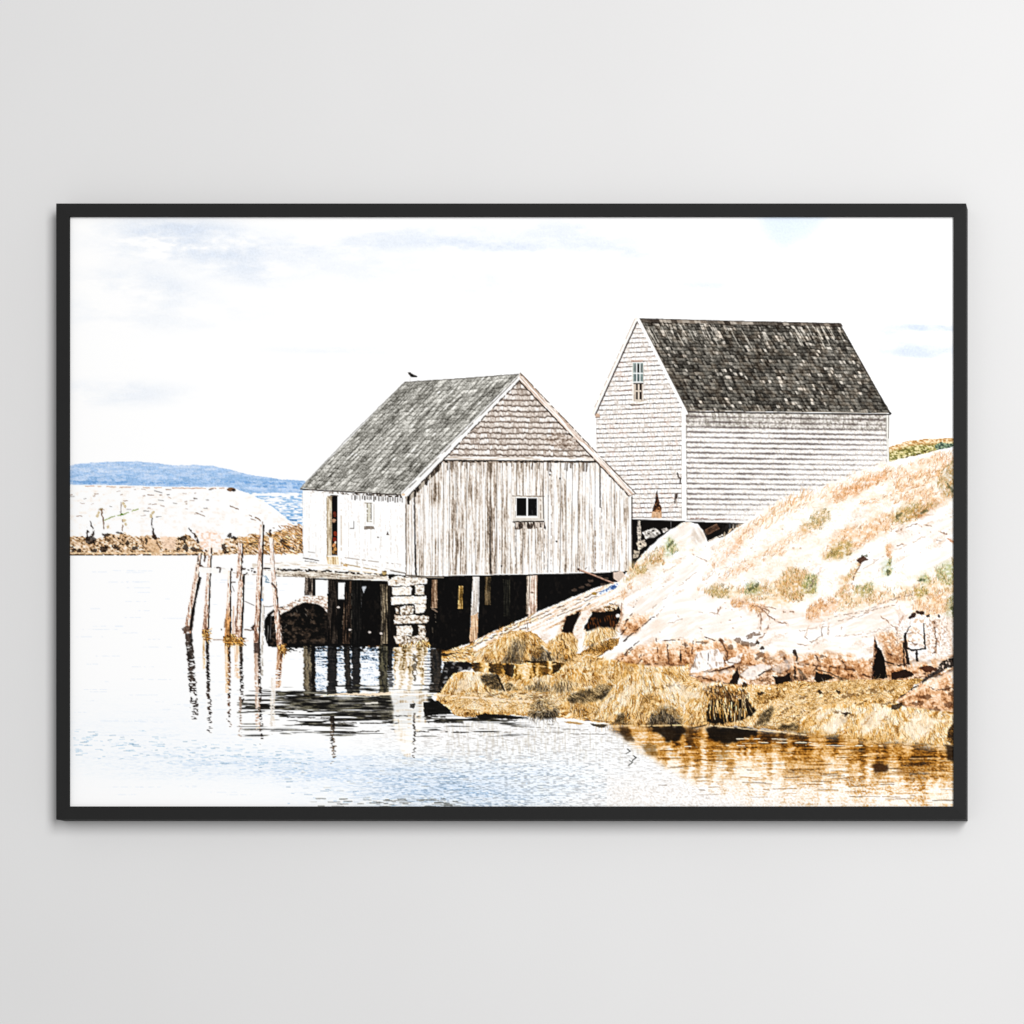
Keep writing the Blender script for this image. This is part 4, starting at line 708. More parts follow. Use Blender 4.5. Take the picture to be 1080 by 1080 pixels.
# ---- seaweed
WR = ((0, (16, 9, 4)), (.18, (74, 46, 18)), (.32, (152, 102, 42)), (.45, (210, 158, 82)), (.58, (238, 200, 136)), (.74, (250, 230, 194)), (.92, (255, 248, 232)))
WG = ((0, (10, 8, 6)), (.22, (44, 35, 24)), (.42, (98, 82, 58)), (.58, (176, 148, 104)), (.74, (236, 208, 160)), (1, (255, 244, 222)))
GOLD = [(196, 146, 76), (226, 184, 114), (140, 98, 48), (250, 230, 190), (240, 208, 152), (84, 54, 22), (255, 246, 226), (60, 38, 16), (110, 74, 34), (250, 224, 176)]
DRK = [(34, 28, 22), (84, 70, 52), (126, 110, 88), (20, 14, 9), (190, 166, 124), (64, 46, 28), (230, 200, 150), (30, 22, 14)]
def weedc(ang, k=0.0, warp=2.2, rp=WR):
    def f(x, y):
        s = eq(aniso(x, y, ang, 9, 1.2, 240, 3, warp, 26)); n = eq(fbm(x / 9, y / 5, 243, 3)); g = eq(fbm(x / 1.1, y / 1.1, 246, 2))
        return ramp(-.02 + .56 * s + .3 * n + .16 * g + k, *rp)
    return f
def mound(poly, k=0.0, lift=1.0, spread=1.0, rp=WR, sd=600, soft=.6, a=.96, jag=1.6, dip=.42, wl=1.0):
    """a heap of weed: strands fan out from a point above the heap, light along the top, dark towards the foot"""
    q = np.array(poly, np.float32); cx = (q[:, 0].min() + q[:, 0].max()) / 2; top = q[:, 1].min(); bot = q[:, 1].max(); h = bot - top
    xs = np.linspace(q[:, 0].min(), q[:, 0].max(), 40); tp = []
    for X in xs:                                     # upper outline of the heap
        ys = [ay + (by - ay) * (X - ax) / (bx - ax) for (ax, ay), (bx, by) in zip(q, np.roll(q, -1, 0)) if (ax - X) * (bx - X) <= 0 and ax != bx]
        tp.append(min(ys) if ys else top)
    def f(x, y):
        oy = top - h * lift - 6; dx = (x - cx) / spread; r = np.hypot(dx, y - oy); th = np.arctan2(dx, y - oy) * (h * lift + h)
        wob = (fbm(x / 8, y / 7, sd + 7, 3) - .5) * 15
        s = eq(fbm((th + wob) / (1.25 * wl), r / 12, sd, 2)); s2 = eq(fbm((th + wob * .6) / (4.5 * wl), r / 18, sd + 2, 2)); g = eq(fbm(x / 1.1, y / 1.1, sd + 5, 2)); n = eq(fbm(x / 7, y / 5, sd + 4, 2))
        v = np.clip((y - np.interp(x, xs, tp)) / h, 0, 1.2)
        n2 = eq(fbm(x / 15, y / 8, sd + 11, 2)); t = .46 * np.clip((s - .5) * 1.25 + .5, 0, 1) + .14 * s2 + .1 * g + .2 * n + .16 * n2 - .03 + k * .75 - dip * (v ** 1.5 - .25)
        return ramp(t, *rp)
    fill(poly, f, a, jag=jag, js=3.5, soft=soft, pid='printed_seaweed')
    area = (q[:, 0].max() - q[:, 0].min()) * h; fan = lambda px, py: -90 + np.degrees(np.arctan2((px - cx) / spread, py - (top - h * lift - 6)))
    pal = GOLD if rp is WR else DRK
    strands(poly, int(area * .34), 6.5, fan, pal, .75 * a, .4, jag=jag + 1, clump=.3, cl=4, bend=.5, seed=int(sd) % 97 + 200, angw=13)
GOLD = [(196, 146, 76), (226, 184, 114), (140, 98, 48), (250, 230, 190), (240, 208, 152), (96, 64, 30), (255, 246, 226), (250, 224, 176)]
DRK = [(38, 34, 30), (84, 76, 66), (120, 112, 104), (22, 16, 12), (186, 172, 150), (70, 52, 34), (230, 204, 160)]
WEED = W((462, 727), (470, 715), (480, 709), (500, 708), (522, 710), (540, 704), (560, 699), (582, 694), (600, 690), (614, 690), (630, 700), (652, 704), (680, 705), (712, 704), (728, 700), (726, 712), (745, 722), (775, 724), (800, 722), (816, 722), (838, 718),
         (862, 720), (892, 718), (925, 717), (945, 717), (975, 715), (958, 728), (945, 740), (952, 746), (985, 751), (1009, 752), (1009, 791), (985, 787), (960, 785), (930, 782), (900, 780), (870, 776), (840, 772), (815, 769.6), (780, 766), (730, 765), (655, 765), (640, 762), (590, 757), (560, 755), (500, 753), (470, 746), (460, 738))
fill(WEED, weedc(-24, .02, 1.8), jag=1.6, js=5, pid='printed_seaweed')
fill(W((466, 696), (480, 686), (500, 678), (520, 674), (545, 664), (566, 668), (580, 682), (588, 692), (575, 698), (540, 701), (505, 701), (490, 698)), weedc(28, .06, 1.2), jag=1.4, js=5, pid='printed_seaweed')
fill(W((446, 694.6), (470, 686), (490, 684), (500, 692), (490, 697), (470, 697.6)), weedc(4, .1, .6), jag=1, js=5, pid='printed_seaweed')
fill(W((612, 690), (626, 680), (640, 674), (655, 672), (650, 682), (630, 692), (616, 696)), weedc(26, -.12, 1.6), jag=2, js=5, pid='printed_seaweed')
# heaps, from the back to the front
mound(W((574, 690), (580, 676), (590, 668), (602, 667), (609, 675), (608, 690), (596, 698), (582, 696)), -.06, sd=604, dip=.6)
mound(W((616, 680), (618, 668), (630, 662), (647, 661), (650, 669), (638, 674), (624, 682)), .04, sd=608, dip=.7)
mound(W((594, 706), (620, 690), (655, 698), (690, 703), (726, 702), (726, 714), (690, 722), (640, 720), (600, 718)), .12, sd=612, dip=.35, spread=2)
mound(W((496, 699), (503, 686), (520, 677), (545, 667), (560, 670), (574, 681), (587, 695), (560, 700), (520, 701)), .0, sd=616, dip=.5)
mound(W((530, 699), (534, 686), (545, 674), (556, 674), (552, 690), (548, 700)), -.1, rp=WG, sd=620, a=.75, soft=1.6); mound(W((560, 697), (562, 682), (570, 681), (586, 694), (578, 699)), -.22, rp=WG, sd=624, a=.9, soft=1)
fill(W((560, 676), (566, 677), (572, 688), (568, 695), (561, 692)), weedc(-60, -.2), .7, jag=1.2, soft=.6)
fill(W((497, 680), (510, 673), (522, 668), (532, 665), (526, 673), (510, 682), (500, 688)), lambda x, y: ramp(eq(fbm(x / 3, y / 2, 630, 2)), (.1, (236, 208, 180)), (.4, (255, 244, 232)), (.7, (255, 255, 253))), .9, jag=1.2, soft=.5); line(((484, 690), (506, 678), (530, 667.6)), 1, (40, 28, 20), .85, jag=.8, dash=.2)
strands(W((480, 684), (505, 674), (545, 656), (560, 650), (562, 656), (530, 668), (500, 682)), 120, 6, 28, GOLD, .7, .8, seed=100)
mound(W((540, 716), (570, 706), (600, 704), (640, 712), (640, 730), (600, 736), (556, 732)), .08, sd=632, spread=2.4, dip=.3); mound(W((553, 724), (574, 716), (580, 724), (576, 731), (558, 731)), -.04, rp=WG, sd=636, a=.8, soft=1.4); mound(W((584, 722), (596, 715), (606, 720), (602, 728), (586, 729)), -.02, rp=WG, sd=640, a=.65, soft=1.4)
mound(W((590, 746), (596, 734), (620, 724), (650, 720), (660, 728), (656, 742), (640, 752), (606, 752)), .05, sd=644, spread=2, dip=.4)
fill(W((596, 736), (612, 728), (636, 722), (652, 724), (655, 732), (640, 737), (616, 741), (600, 742)), weedc(18, -.12, 1.4, WG), .9, jag=2.4, soft=1); fill(W((632, 734), (648, 730), (653, 738), (648, 746), (636, 744)), weedc(30, -.3, 1.4, WG), .85, jag=2.4, soft=1)
mound(W((461, 734), (468, 719), (477, 709.5), (500, 708), (524, 710), (534, 729), (520, 732), (490, 735)), .18, sd=648, dip=.34, lift=1.6)
fill(W((506, 713), (514, 711), (525, 711), (532, 727), (522, 728), (512, 724)), weedc(-50, -.2, 1, WG), .85, jag=1.8, soft=.7); line(((524, 711), (528, 720), (532, 728)), 2, (24, 18, 14), .85, jag=.8); fill(W((532, 722), (540, 720), (546, 728), (534, 728)), weedc(-30, -.22, 1, WG), .8, jag=1.2, soft=.5)
fill(W((470, 735), (490, 731), (530, 730), (560, 728), (594, 734), (588, 748), (560, 752), (500, 750), (476, 746)), weedc(10, .2, .9), .85, jag=2, soft=1)
for p in (((510, 735), (530, 731), (545, 735)), ((540, 729), (560, 733), (575, 737)), ((500, 738), (520, 737), (536, 738)), ((548, 738), (566, 736), (580, 735))): line(p, 2.4, (110, 84, 54), .7, jag=1.6, dash=.3, dl=3)
mound(W((557, 756), (560, 744), (568, 737), (580, 738), (590, 747), (586, 757), (570, 758)), -.2, rp=WG, sd=652, dip=.5)
mound(W((628, 764), (634, 742), (648, 722), (668, 711), (692, 709), (712, 716), (724, 735), (726, 764), (690, 766)), .16, sd=656, dip=.42)
fill(W((648, 763), (652, 754), (657, 750), (660, 764)), weedc(-70, -.25, 1, WG), .8, jag=1.2, soft=.6); fill(W((676, 742), (684, 730), (690, 732), (690, 746), (682, 752)), weedc(70, -.12, 1), .7, jag=2, soft=.8)
mound(W((682, 765), (688, 751), (698, 743), (708, 746), (720, 757), (722, 765), (700, 766)), -.34, rp=WG, sd=660, dip=.3)
fill(W((686, 748), (700, 740), (716, 750), (722, 762), (712, 758), (700, 748), (690, 756)), weedc(-40, .1), .6, jag=1.6, soft=.8)
mound(W((720, 766), (722, 742), (730, 726), (750, 719), (775, 722), (790, 732), (800, 752), (786, 762), (750, 766)), .12, sd=664, dip=.3)
fill(W((745, 762), (746, 746), (750, 738), (756, 733), (764, 744), (770, 736), (776, 742), (783, 736), (790, 742), (797, 750), (794, 755), (784, 759), (768, 763), (755, 763)), (12, 7, 4), .95, jag=2.2, js=3, soft=.4)
strands(W((744, 728), (762, 724), (782, 728), (793, 742), (788, 750), (766, 752), (748, 748)), 95, 11, -87, [(176, 128, 62), (236, 204, 150), (120, 84, 40), (80, 52, 26), (206, 160, 90), (250, 226, 180)], .9, .8, jag=2, bend=.2, seed=150, angw=7)
strands(W((742, 724), (762, 720), (785, 726), (792, 736), (764, 734), (748, 736)), 200, 5, -80, [(120, 80, 40), (70, 46, 24), (200, 150, 84), (40, 26, 16)], .75, .8, jag=2, seed=151, angw=30)
fill(W((797, 768), (812, 746), (840, 726), (870, 720), (905, 718), (950, 718), (940, 732), (900, 742), (860, 752), (830, 766)), weedc(22, .1, 1.3), .85, jag=2, soft=1)
strands(W((797, 768), (812, 746), (840, 726), (870, 720), (905, 718), (950, 718), (940, 732), (900, 742), (860, 752), (830, 766)), 1500, 7, 20, GOLD, .75, .4, jag=2, clump=.3, cl=5, bend=.9, seed=190, angw=24)
strands(W((470, 735), (490, 731), (530, 730), (560, 728), (594, 734), (588, 748), (560, 752), (500, 750), (476, 746)), 700, 7, 8, GOLD, .7, .4, jag=2, clump=.3, cl=5, bend=.8, seed=191, angw=22)
fill(W((796, 766), (802, 754), (815, 744), (816, 752), (808, 766)), weedc(50, -.2, 1, WG), .85, jag=1.8, soft=.6); fill(W((818, 768), (826, 764), (838, 763), (850, 769), (846, 773), (832, 772)), weedc(0, -.2, 1, WG), .9, jag=1.6, soft=.6)
mound(W((840, 774), (846, 758), (868, 744), (905, 741), (940, 742), (975, 748), (1009, 752), (1009, 790), (960, 786), (900, 781)), .2, sd=668, spread=2.2, dip=.22, lift=2.2, wl=1.8)
for p in (W((866, 768), (880, 752), (896, 750), (890, 766), (876, 774)), W((905, 760), (925, 746), (942, 748), (928, 764), (912, 774)), W((950, 770), (968, 752), (990, 758), (980, 776), (962, 780)), W((860, 760), (866, 752), (876, 748), (870, 758))): fill(p, (255, 248, 234), .62, jag=3, soft=1.2)
for p in (((846, 770), (856, 756), (868, 748)), ((905, 776), (912, 762), (924, 750)), ((940, 780), (948, 764), (962, 752)), ((888, 774), (894, 762), (902, 752)), ((990, 780), (994, 768), (1000, 760)), ((918, 772), (926, 762), (936, 756)), ((972, 782), (976, 774), (982, 768))): line(p, 1.6, (170, 116, 60), .5, jag=1.6, dash=.35, dl=3)
for p in (((930, 744), (945, 739), (960, 744)), ((880, 752), (898, 754)), ((838, 757), (848, 751)), ((888, 735), (920, 729), (945, 727)), ((862, 729), (872, 730)), ((870, 737), (882, 735)), ((842, 736), (850, 735)), ((700, 724), (716, 722)), ((686, 728), (694, 726)), ((742, 726), (748, 724)), ((898, 744), (915, 740)), ((806, 740), (822, 730)), ((826, 752), (836, 742))): line(p, 3.4, (92, 60, 28), .6, jag=2.6, js=2.6, dash=.34, dl=2.4)
fill(W((940, 744), (952, 741), (949, 748), (940, 749)), (30, 18, 10), .8, jag=1.4)
for x, y, rx, ry in ((865, 729.6, 3, 2), (884, 729.5, 2.2, 2), (892, 753.5, 4, 2), (802, 731, 4, 2.4), (785, 722, 3, 3), (788, 742, 2, 5)): ell(x, y, rx, ry, (34, 22, 12), .82, jag=2)
fill(W((998, 782), (1001, 768), (1009, 758), (1009, 788)), weedc(70, -.4, 1), .9, jag=1.4, soft=.5)
for p in (W((716, 732), (724, 728), (740, 730), (736, 736), (724, 737)), W((700, 728), (716, 720), (730, 724), (716, 732)), W((484, 716), (500, 711), (506, 716), (494, 726), (480, 730)), W((650, 738), (660, 724), (672, 718), (668, 732), (656, 748)), W((734, 722), (742, 718), (750, 722), (744, 727))): fill(p, (255, 248, 234), .55, jag=3, soft=1)

# ---- water line, inlet and reflections
def band(poly, f, a=1, jag=1.0, js=6, soft=0): fill(poly, f, a, jag, js, soft, 'printed_water')
def rip(x, y, sd, amp=2.4, ls=3.2): return x + (fbm(x / 60, y / ls, sd, 2) - .5) * 2 * amp
def goldrefl(x, y):
    xx = rip(x, y, 250, 4, 2.2); v = eq(fbm(xx / 7, y / 30, 252, 3)); h = eq(aniso(x, y, 0, 22, 1.6, 254, 3)); g = eq(fbm(x / 1.3, y / 1.1, 257, 2))
    d = np.clip((y - np.interp(x, [650, 720, 800, 860, 930, 1009], [766, 767, 770, 775, 783, 790])) / 58, 0, 1)
    t = .42 * v + .28 * h + .14 * g + .46 * d - .15 + .1 * eq(fbm(x / 40, y / 16, 259, 2))
    c = ramp(t, (.04, (14, 9, 5)), (.22, (80, 48, 14)), (.38, (160, 106, 38)), (.52, (206, 154, 82)), (.68, (236, 206, 162)), (.84, (255, 246, 232)))
    w = np.clip(1.5 - np.abs(t - .5) * 2.4, 0, 1)[..., None]; return c
band(W((640, 766), (700, 766), (800, 770), (860, 775), (920, 782), (1009, 790), (1009, 854), (800, 854), (740, 832), (706, 810), (678, 795), (660, 778)), goldrefl, 1, 2.4, 7, 3)
sl, x, y = box(640, 764, 1009, 854)
fade = np.clip((x - 690 - (y - 766) * 1.5) / 180, 0, 1); g = eq(fbm(x / 1.4, y / 1.1, 258, 2))
put(sl, np.clip((y - 798) / 36, 0, 1) * np.clip(1.05 - fade * .75 + (g - .5), 0, 1) * (y > 790), ramp(g, (0, (222, 214, 206)), (.3, (250, 244, 238)), (.7, (255, 255, 255))), .8)
for k in range(190):
    x = 690 + rng.random() * 316; y = 776 + (x - 690) * .03 + rng.random() ** 1.4 * 62; l = 4 + rng.random() * 22
    line(((x, y), (x + l, y + rng.normal() * .5)), .7 + .7 * rng.random(), ((120, 74, 24), (60, 36, 14), (250, 226, 186), (176, 122, 50), (96, 60, 22))[k % 5], .2 + .4 * rng.random(), jag=.4)
for p, c, a in ((W((684, 766), (722, 766), (724, 772), (716, 780), (705, 784), (696, 776)), (18, 12, 7), .9), (W((744, 766), (796, 768), (800, 774), (782, 780), (768, 786), (752, 782), (746, 774)), (14, 9, 5), .92), (W((722, 768), (732, 768), (730, 784), (724, 782)), (70, 46, 20), .7), (W((652, 767), (664, 767), (668, 782), (662, 784)), (50, 34, 18), .75),
                (W((918, 806), (926, 803), (937, 806), (934, 814), (922, 816)), (40, 22, 10), .85), (W((800, 775), (830, 774), (842, 778), (815, 782)), (54, 34, 14), .7), (W((996, 786), (1009, 788), (1009, 806), (1000, 800)), (26, 16, 8), .85), (W((944, 812), (956, 810), (954, 818), (946, 818)), (150, 104, 52), .6), (W((676, 786), (690, 784), (694, 796), (684, 798)), (90, 66, 34), .55), (W((754, 790), (770, 788), (768, 800), (758, 800)), (140, 104, 56), .5)):
    fill(p, c, a, jag=2.8, js=4, soft=.6)
for x, y, l in ((755, 786, 30), (740, 792, 40), (770, 779, 60), (800, 783, 70), (850, 786, 80), (760, 800, 50), (720, 787, 24)): line(((x, y), (x + l, y + .6)), 1, (255, 246, 226), .8, jag=.5, dash=.25, dl=6)
line(((650, 765.4), (700, 765.2), (724, 765)), 1, (246, 220, 170), .9, jag=.3, dash=.1); line(((744, 764.6), (770, 767), (800, 770), (850, 775)), 1.2, (250, 226, 182), .8, jag=.5, dash=.2); line(((730, 768), (745, 764.6)), 1.2, (30, 20, 12), .8)
for x, y, a in ((662, 790, 60), (668, 797, 40), (664, 802, 70)): line(((x, y), (x + 3, y + 2), (x - 1, y + 5)), 1.2, (a, a, a - 6), .85, jag=.6)
sl, x, y = box(470, 757, 690, 812)
g = eq(aniso(x, y, 88, 9, 1.4, 262, 2)); m = (y > np.interp(x, [470, 560, 640, 660, 690], [758, 758, 768, 782, 800])) * np.clip((812 - y) / 24, 0, 1)
put(sl, m * np.clip((g - .6) * 2, 0, 1), col(206, 198, 184), .6, None)
line(((612, 757), (640, 761), (655, 764)), 1.1, (120, 96, 70), .8, jag=.5, dash=.2); fill(W((594, 761), (606, 760.6), (616, 763.6), (612, 764.6), (600, 763)), (176, 136, 76), .85, jag=.6); fill(W((622, 763), (640, 764), (638, 767.6), (626, 766)), (46, 38, 26), .85, jag=1)
fill(W((586, 757), (640, 762.6), (645, 764), (620, 763), (594, 760)), (255, 248, 238), .85, jag=.5)
for x0, x1, y in ((572, 584, 763.6), (590, 620, 769), (560, 600, 772), (548, 590, 767), (500, 540, 772), (470, 490, 772.4), (600, 640, 774)): line(((x0, y), (x1, y + .5)), .9, (120, 114, 106), .6, jag=.5, dash=.2)

# inlet between the weed humps
band(W((446, 697), (470, 698), (492, 698), (500, 703), (494, 706), (478, 710), (466, 726), (455, 730), (446, 730)), lambda x, y: ramp(eq(fbm(rip(x, y, 270, 2) / 5, y / 3, 271, 2)), (.3, (8, 7, 7)), (.75, (28, 24, 20)), (.95, (120, 120, 120))), .97, 1.6, 5)
band(W((496, 699), (545, 700), (585, 697), (596, 700), (588, 708), (575, 713), (545, 717), (528, 711), (500, 708)), lambda x, y: ramp(.75 * eq(fbm(rip(x, y, 272, 1.6, 2) / 4.5, y / 22, 273, 2)) + .25 * eq(fbm(x / 1.3, y / 1.1, 274, 2)), (.12, (30, 20, 9)), (.36, (104, 72, 28)), (.55, (190, 142, 68)), (.78, (240, 208, 150)), (.95, (255, 244, 222))), .95, 1.6, 5)
for p in (W((548, 697.4), (575, 696.6), (577, 699), (560, 699.6)), W((530, 701), (543, 701), (541, 715), (533, 712))): fill(p, (28, 18, 10), .85, jag=1.2)
fill(W((572, 706), (582, 705), (576, 711)), (120, 80, 34), .7, jag=1); line(((545, 701), (575, 703), (586, 700)), 1.1, (244, 210, 150), .8, jag=.5, dash=.2)
line(((471, 709.6), (474, 704), (490, 704.4)), 1.2, (150, 148, 146), .5, jag=1, dash=.4); line(((452, 689), (470, 690.6), (484, 689)), 3, (26, 18, 12), .9, jag=1); line(((448, 686), (470, 687), (482, 686)), 2, (90, 56, 22), .8, jag=1)
line(((444, 694.4), (470, 695.6), (490, 697)), 2.4, (248, 222, 180), .95, jag=.6, dash=.04); line(((470, 688), (490, 685)), 2.2, (214, 168, 96), .9, jag=.8)
strands(W((474, 684), (492, 682), (494, 694), (470, 694)), 130, 6, -8, GOLD, .7, .75, seed=170)
line(((436, 735), (462, 733), (500, 736), (560, 740)), 2.2, (250, 232, 204), .85, jag=1, dash=.15)

# reflections of the jetty
band(W((320, 682), (410, 682), (460, 684), (468, 700), (462, 728), (440, 738), (320, 732)), lambda x, y: ramp(.6 * eq(aniso(x, y, 0, 7, 1.1, 280, 2)) + .4 * eq(fbm(x / 1.2, y / 1.0, 282, 2)) + np.clip((y - 690) / 60, 0, .3) - .16, (.06, (24, 34, 44)), (.2, (110, 138, 164)), (.36, (202, 216, 232)), (.54, (246, 250, 254)), (.8, (255, 255, 255))), 1, .6)
def rpost(x0, x1, y0, y1, c0, c1, sd, taper=0, amp=1.6, cut=0.0):
    sl, x, y = box(x0 - 6, y0, x1 + 6, y1); xx = x + (fbm(x * 0 + 3, y / 1.7, sd, 2) - .5) * 2.6 * amp * (.3 + (y - y0) / (y1 - y0 + 1e-3)) - taper * (y - y0)
    m = np.clip((xx - x0) * 1.3 + .5, 0, 1) * np.clip((x1 - xx) * 1.3 + .5, 0, 1)
    if cut: m = m * np.clip((.16 + eq(aniso(x, y, 0, 3.6, 1.2, sd + 3, 2)) - (y - y0) / (y1 - y0) * cut) * 5, 0, 1)
    t = eq(fbm(xx / 1.6, y / 9, sd + 5, 2))[..., None]
    put(sl, m, (col(*c0) * (1 - t) + col(*c1) * t), .9, 'printed_water')
rpost(320, 332, 681, 738, (20, 16, 12), (126, 112, 86), 284); rpost(328.5, 332.6, 681, 745, (6, 5, 5), (16, 13, 11), 285); rpost(345.4, 355.6, 680, 733, (5, 4, 4), (16, 13, 12), 286); rpost(362, 368.6, 680, 732, (6, 5, 4), (30, 24, 18), 287, .06); rpost(371, 380, 680, 733, (5, 4, 4), (14, 12, 11), 288)
rpost(399.6, 410, 680, 731, (14, 12, 8), (84, 78, 56), 289); rpost(409, 414, 680, 724, (6, 5, 5), (16, 13, 12), 290); rpost(454, 466, 684, 730, (6, 5, 4), (40, 32, 24), 291)
sl, x, y = box(300, 679, 420, 690); put(sl, np.clip((eq(fbm(x / 2.4, y / 1.3, 292, 2)) - .15 - (y - 680) / 11) * 5, 0, 1), col(9, 8, 8), .95, 'printed_water')
sl, x, y = box(410, 683, 456, 747); xx = rip(x, y, 293, 2.2, 1.8); t = .55 * eq(fbm(xx / 3.2, y / 40, 294, 3)) + .3 * eq(aniso(x, y, 0, 8, 1.3, 297, 2)) + .15 * eq(fbm(x / 1.2, y, 299, 2)) + np.clip((y - 705) / 60, 0, .35)
m = ((xx > 415) & (xx < 451 - np.clip((y - 684) / 60, 0, 1) * 3)).astype(np.float32)
put(sl, m, ramp(t, (.08, (58, 42, 20)), (.26, (150, 124, 80)), (.44, (214, 194, 160)), (.62, (246, 236, 220)), (.85, (255, 253, 250))), .97, 'printed_water')
line(((437, 692), (437.6, 716)), 4.5, (46, 36, 22), .65, jag=2, js=2.4, dash=.2); line(((428, 686), (428, 705)), 2, (150, 110, 50), .5, jag=1.4)
for k in range(26):
    y = 690 + k * 1.6 + rng.random(); line(((448, y), (454 + rng.random() * 3, y)), .9, (255, 255, 255) if k % 2 else (20, 16, 14), .6, jag=.4); line(((408 + rng.random() * 3, y + 18), (416, y + 18)), .9, (235, 240, 246), .5)
# streaked dark water in front of the jetty
sl, x, y = box(250, 722, 570, 776)
h = eq(np.clip((aniso(x + (fbm(x / 20, y / 3, 300, 2) - .5) * 20, y, 0, 30, 1.25, 302, 3) - .5) * 1.5 + .5, 0, 1)); e = np.exp(-((y - 742) / 9.5) ** 2) * np.interp(x, [250, 275, 330, 420, 450, 480, 560], [0, .45, .95, .95, .8, .75, .4]) + np.exp(-((y - 758) / 8) ** 2) * .36 * np.interp(x, [280, 330, 460, 570], [0, 1, 1, .5])
keep = (ID[sl] != PID['printed_seaweed']) & (ID[sl] != PID['printed_shore']); m = np.clip((h + e * 1.25 - .82) * 6, 0, 1) * keep * np.clip((566 - x) / 40, 0, 1); put(sl, m, ramp(eq(fbm(x / 9, y / 1.4, 306, 2)), (.1, (8, 7, 6)), (.6, (26, 24, 20)), (1, (96, 92, 76))), .96, 'printed_water')
m = np.clip((eq(aniso(x, y, 0, 26, 1.2, 308, 2)) - .7) * 5, 0, 1) * np.exp(-((y - 742) / 13) ** 2) * np.interp(x, [250, 280, 520, 560], [0, 1, .6, 0]) * keep; put(sl, m, col(244, 240, 230), .55)
line(((338, 733.6), (360, 732), (390, 732.6), (414, 731.4)), 3.2, (238, 222, 198), .95, jag=.9, taper=(1, 3.6)); line(((386, 742), (398, 741)), 2, (246, 240, 230), .8, jag=.5)
fill(W((412, 728), (452, 728), (450, 760), (440, 776), (432, 800), (424, 796), (416, 768)), lambda x, y: ramp(.6 * eq(aniso(x, y, 0, 9, 1.4, 310, 2)) + .4 * eq(aniso(x, y, 90, 20, 2.2, 313, 2)), (.06, (196, 176, 146)), (.26, (246, 236, 220)), (.5, (255, 255, 253))), .9, jag=2.4, soft=1)
band(W((446, 741), (462, 739), (472, 747), (476, 753), (460, 755), (447, 755)), (9, 8, 7), .95, 1.6); band(W((432, 742), (438, 741), (437, 747), (432, 746)), (20, 18, 16), .8, 1)
band(W((474, 742), (490, 747), (512, 752), (520, 754), (500, 757), (484, 756), (476, 752)), weedc(-80, -.02, .6), .95, 1.2)
band(W((502, 755), (512, 752.4), (530, 753.6), (558, 757.6), (545, 758.6), (520, 757.6), (506, 759)), (14, 12, 10), .95, .9)
for x0, x1, y in ((448, 496, 758.6), (452, 490, 762), (505, 545, 759.6), (440, 470, 756), (380, 430, 755), (300, 350, 756.6), (356, 420, 762.4), (318, 350, 764.6), (380, 400, 771), (352, 380, 772), (290, 318, 751), (470, 494, 772), (440, 452, 771.6)): line(((x0, y), (x1, y + .3)), 1.3, (44, 40, 36), .75, jag=.7, dash=.12, dl=6)
rpost(348, 352.6, 755, 805, (16, 12, 10), (120, 100, 80), 312, .02, 2.2, .8); rpost(436, 438.4, 752, 800, (50, 46, 42), (140, 130, 120), 314, -.02, 2, .75)

# ---- old piling stumps standing in the shallows, with their reflections
def pile(top, bot, w0, w1, c=((120, 84, 66), (206, 172, 150), (250, 238, 228)), dark=.34, sd=320, low=None):
    (xa, ya), (xb, yb) = top, bot
    def f(x, y):
        s = np.clip((y - ya) / (yb - ya), 0, 1); cx = xa + (xb - xa) * s; hw = (w0 + (w1 - w0) * s) / 2 * 1.12; u = (x - cx) / hw
        t = .5 * eq(aniso(x, y, 90, 7, .9, sd, 2)) + .35 * eq(fbm(x / 1.2, y / 1.6, sd + 3, 2)) + .16 - .24 * s
        k = ramp(t, (.08, c[0]), (.36, c[1]), (.62, c[2]))
        if low is not None: q = np.clip((s - low[0]) * 5 + (t - .5), 0, 1)[..., None] * .8; k = k * (1 - q) + col(*low[1]) * (.6 + .7 * t[..., None]) * q
        d = np.clip((u - (1 - 2 * dark) + (eq(fbm(x, y / 4, sd + 6, 2)) - .5) * .5) * 5, 0, 1)[..., None]
        return k * (1 - d) + col(26, 18, 15) * d
    w0 *= 1.12; w1 *= 1.12; fill(W((xa - w0 / 2, ya), (xa + w0 / 2, ya + .4), (xb + w1 / 2, yb), (xb - w1 / 2, yb)), f, jag=.5, js=3, pid='printed_piling')
def refl(x0, x1, y0, y1, lean, c, sd, amp=1.6, cut=.9): rpost(x0, x1, y0, y1, c[0], c[1], sd, lean, amp, cut)
DK = ((14, 10, 8), (60, 46, 38)); TN = ((196, 146, 90), (246, 222, 190)); BR = ((90, 60, 40), (206, 168, 130))
refl(195, 202.5, 668, 758, .085, DK, 330, 1.6, .75); refl(213.6, 216, 672, 705, .02, ((190, 150, 96), (250, 232, 200)), 332, .6, .3); refl(216.6, 220, 672, 772, .03, DK, 334, 1.4, .7)
refl(237, 241, 677, 730, .02, TN, 336, .7, .3); refl(240.4, 243, 677, 766, .0, ((30, 18, 12), (120, 78, 44)), 338, 1.3, .7); refl(247, 252.6, 679, 715, .02, ((226, 190, 150), (255, 246, 236)), 340, .6, .3); refl(252.4, 255.8, 679, 740, .02, DK, 342, 1.0, .5); refl(252, 254.6, 735, 776, .0, ((90, 70, 56), (196, 176, 160)), 343, 1.6, .8)
refl(267.6, 272.6, 677, 770, .02, ((190, 156, 132), (248, 236, 226)), 344, .8, .5); refl(271.4, 274.4, 677, 786, .028, DK, 346, 1.3, .7); refl(267.6, 273.6, 678, 688, .0, ((40, 30, 26), (76, 60, 54)), 347, .3, .2); refl(275.4, 277.4, 680, 712, .0, ((176, 168, 156), (232, 228, 222)), 348, .8, .6)
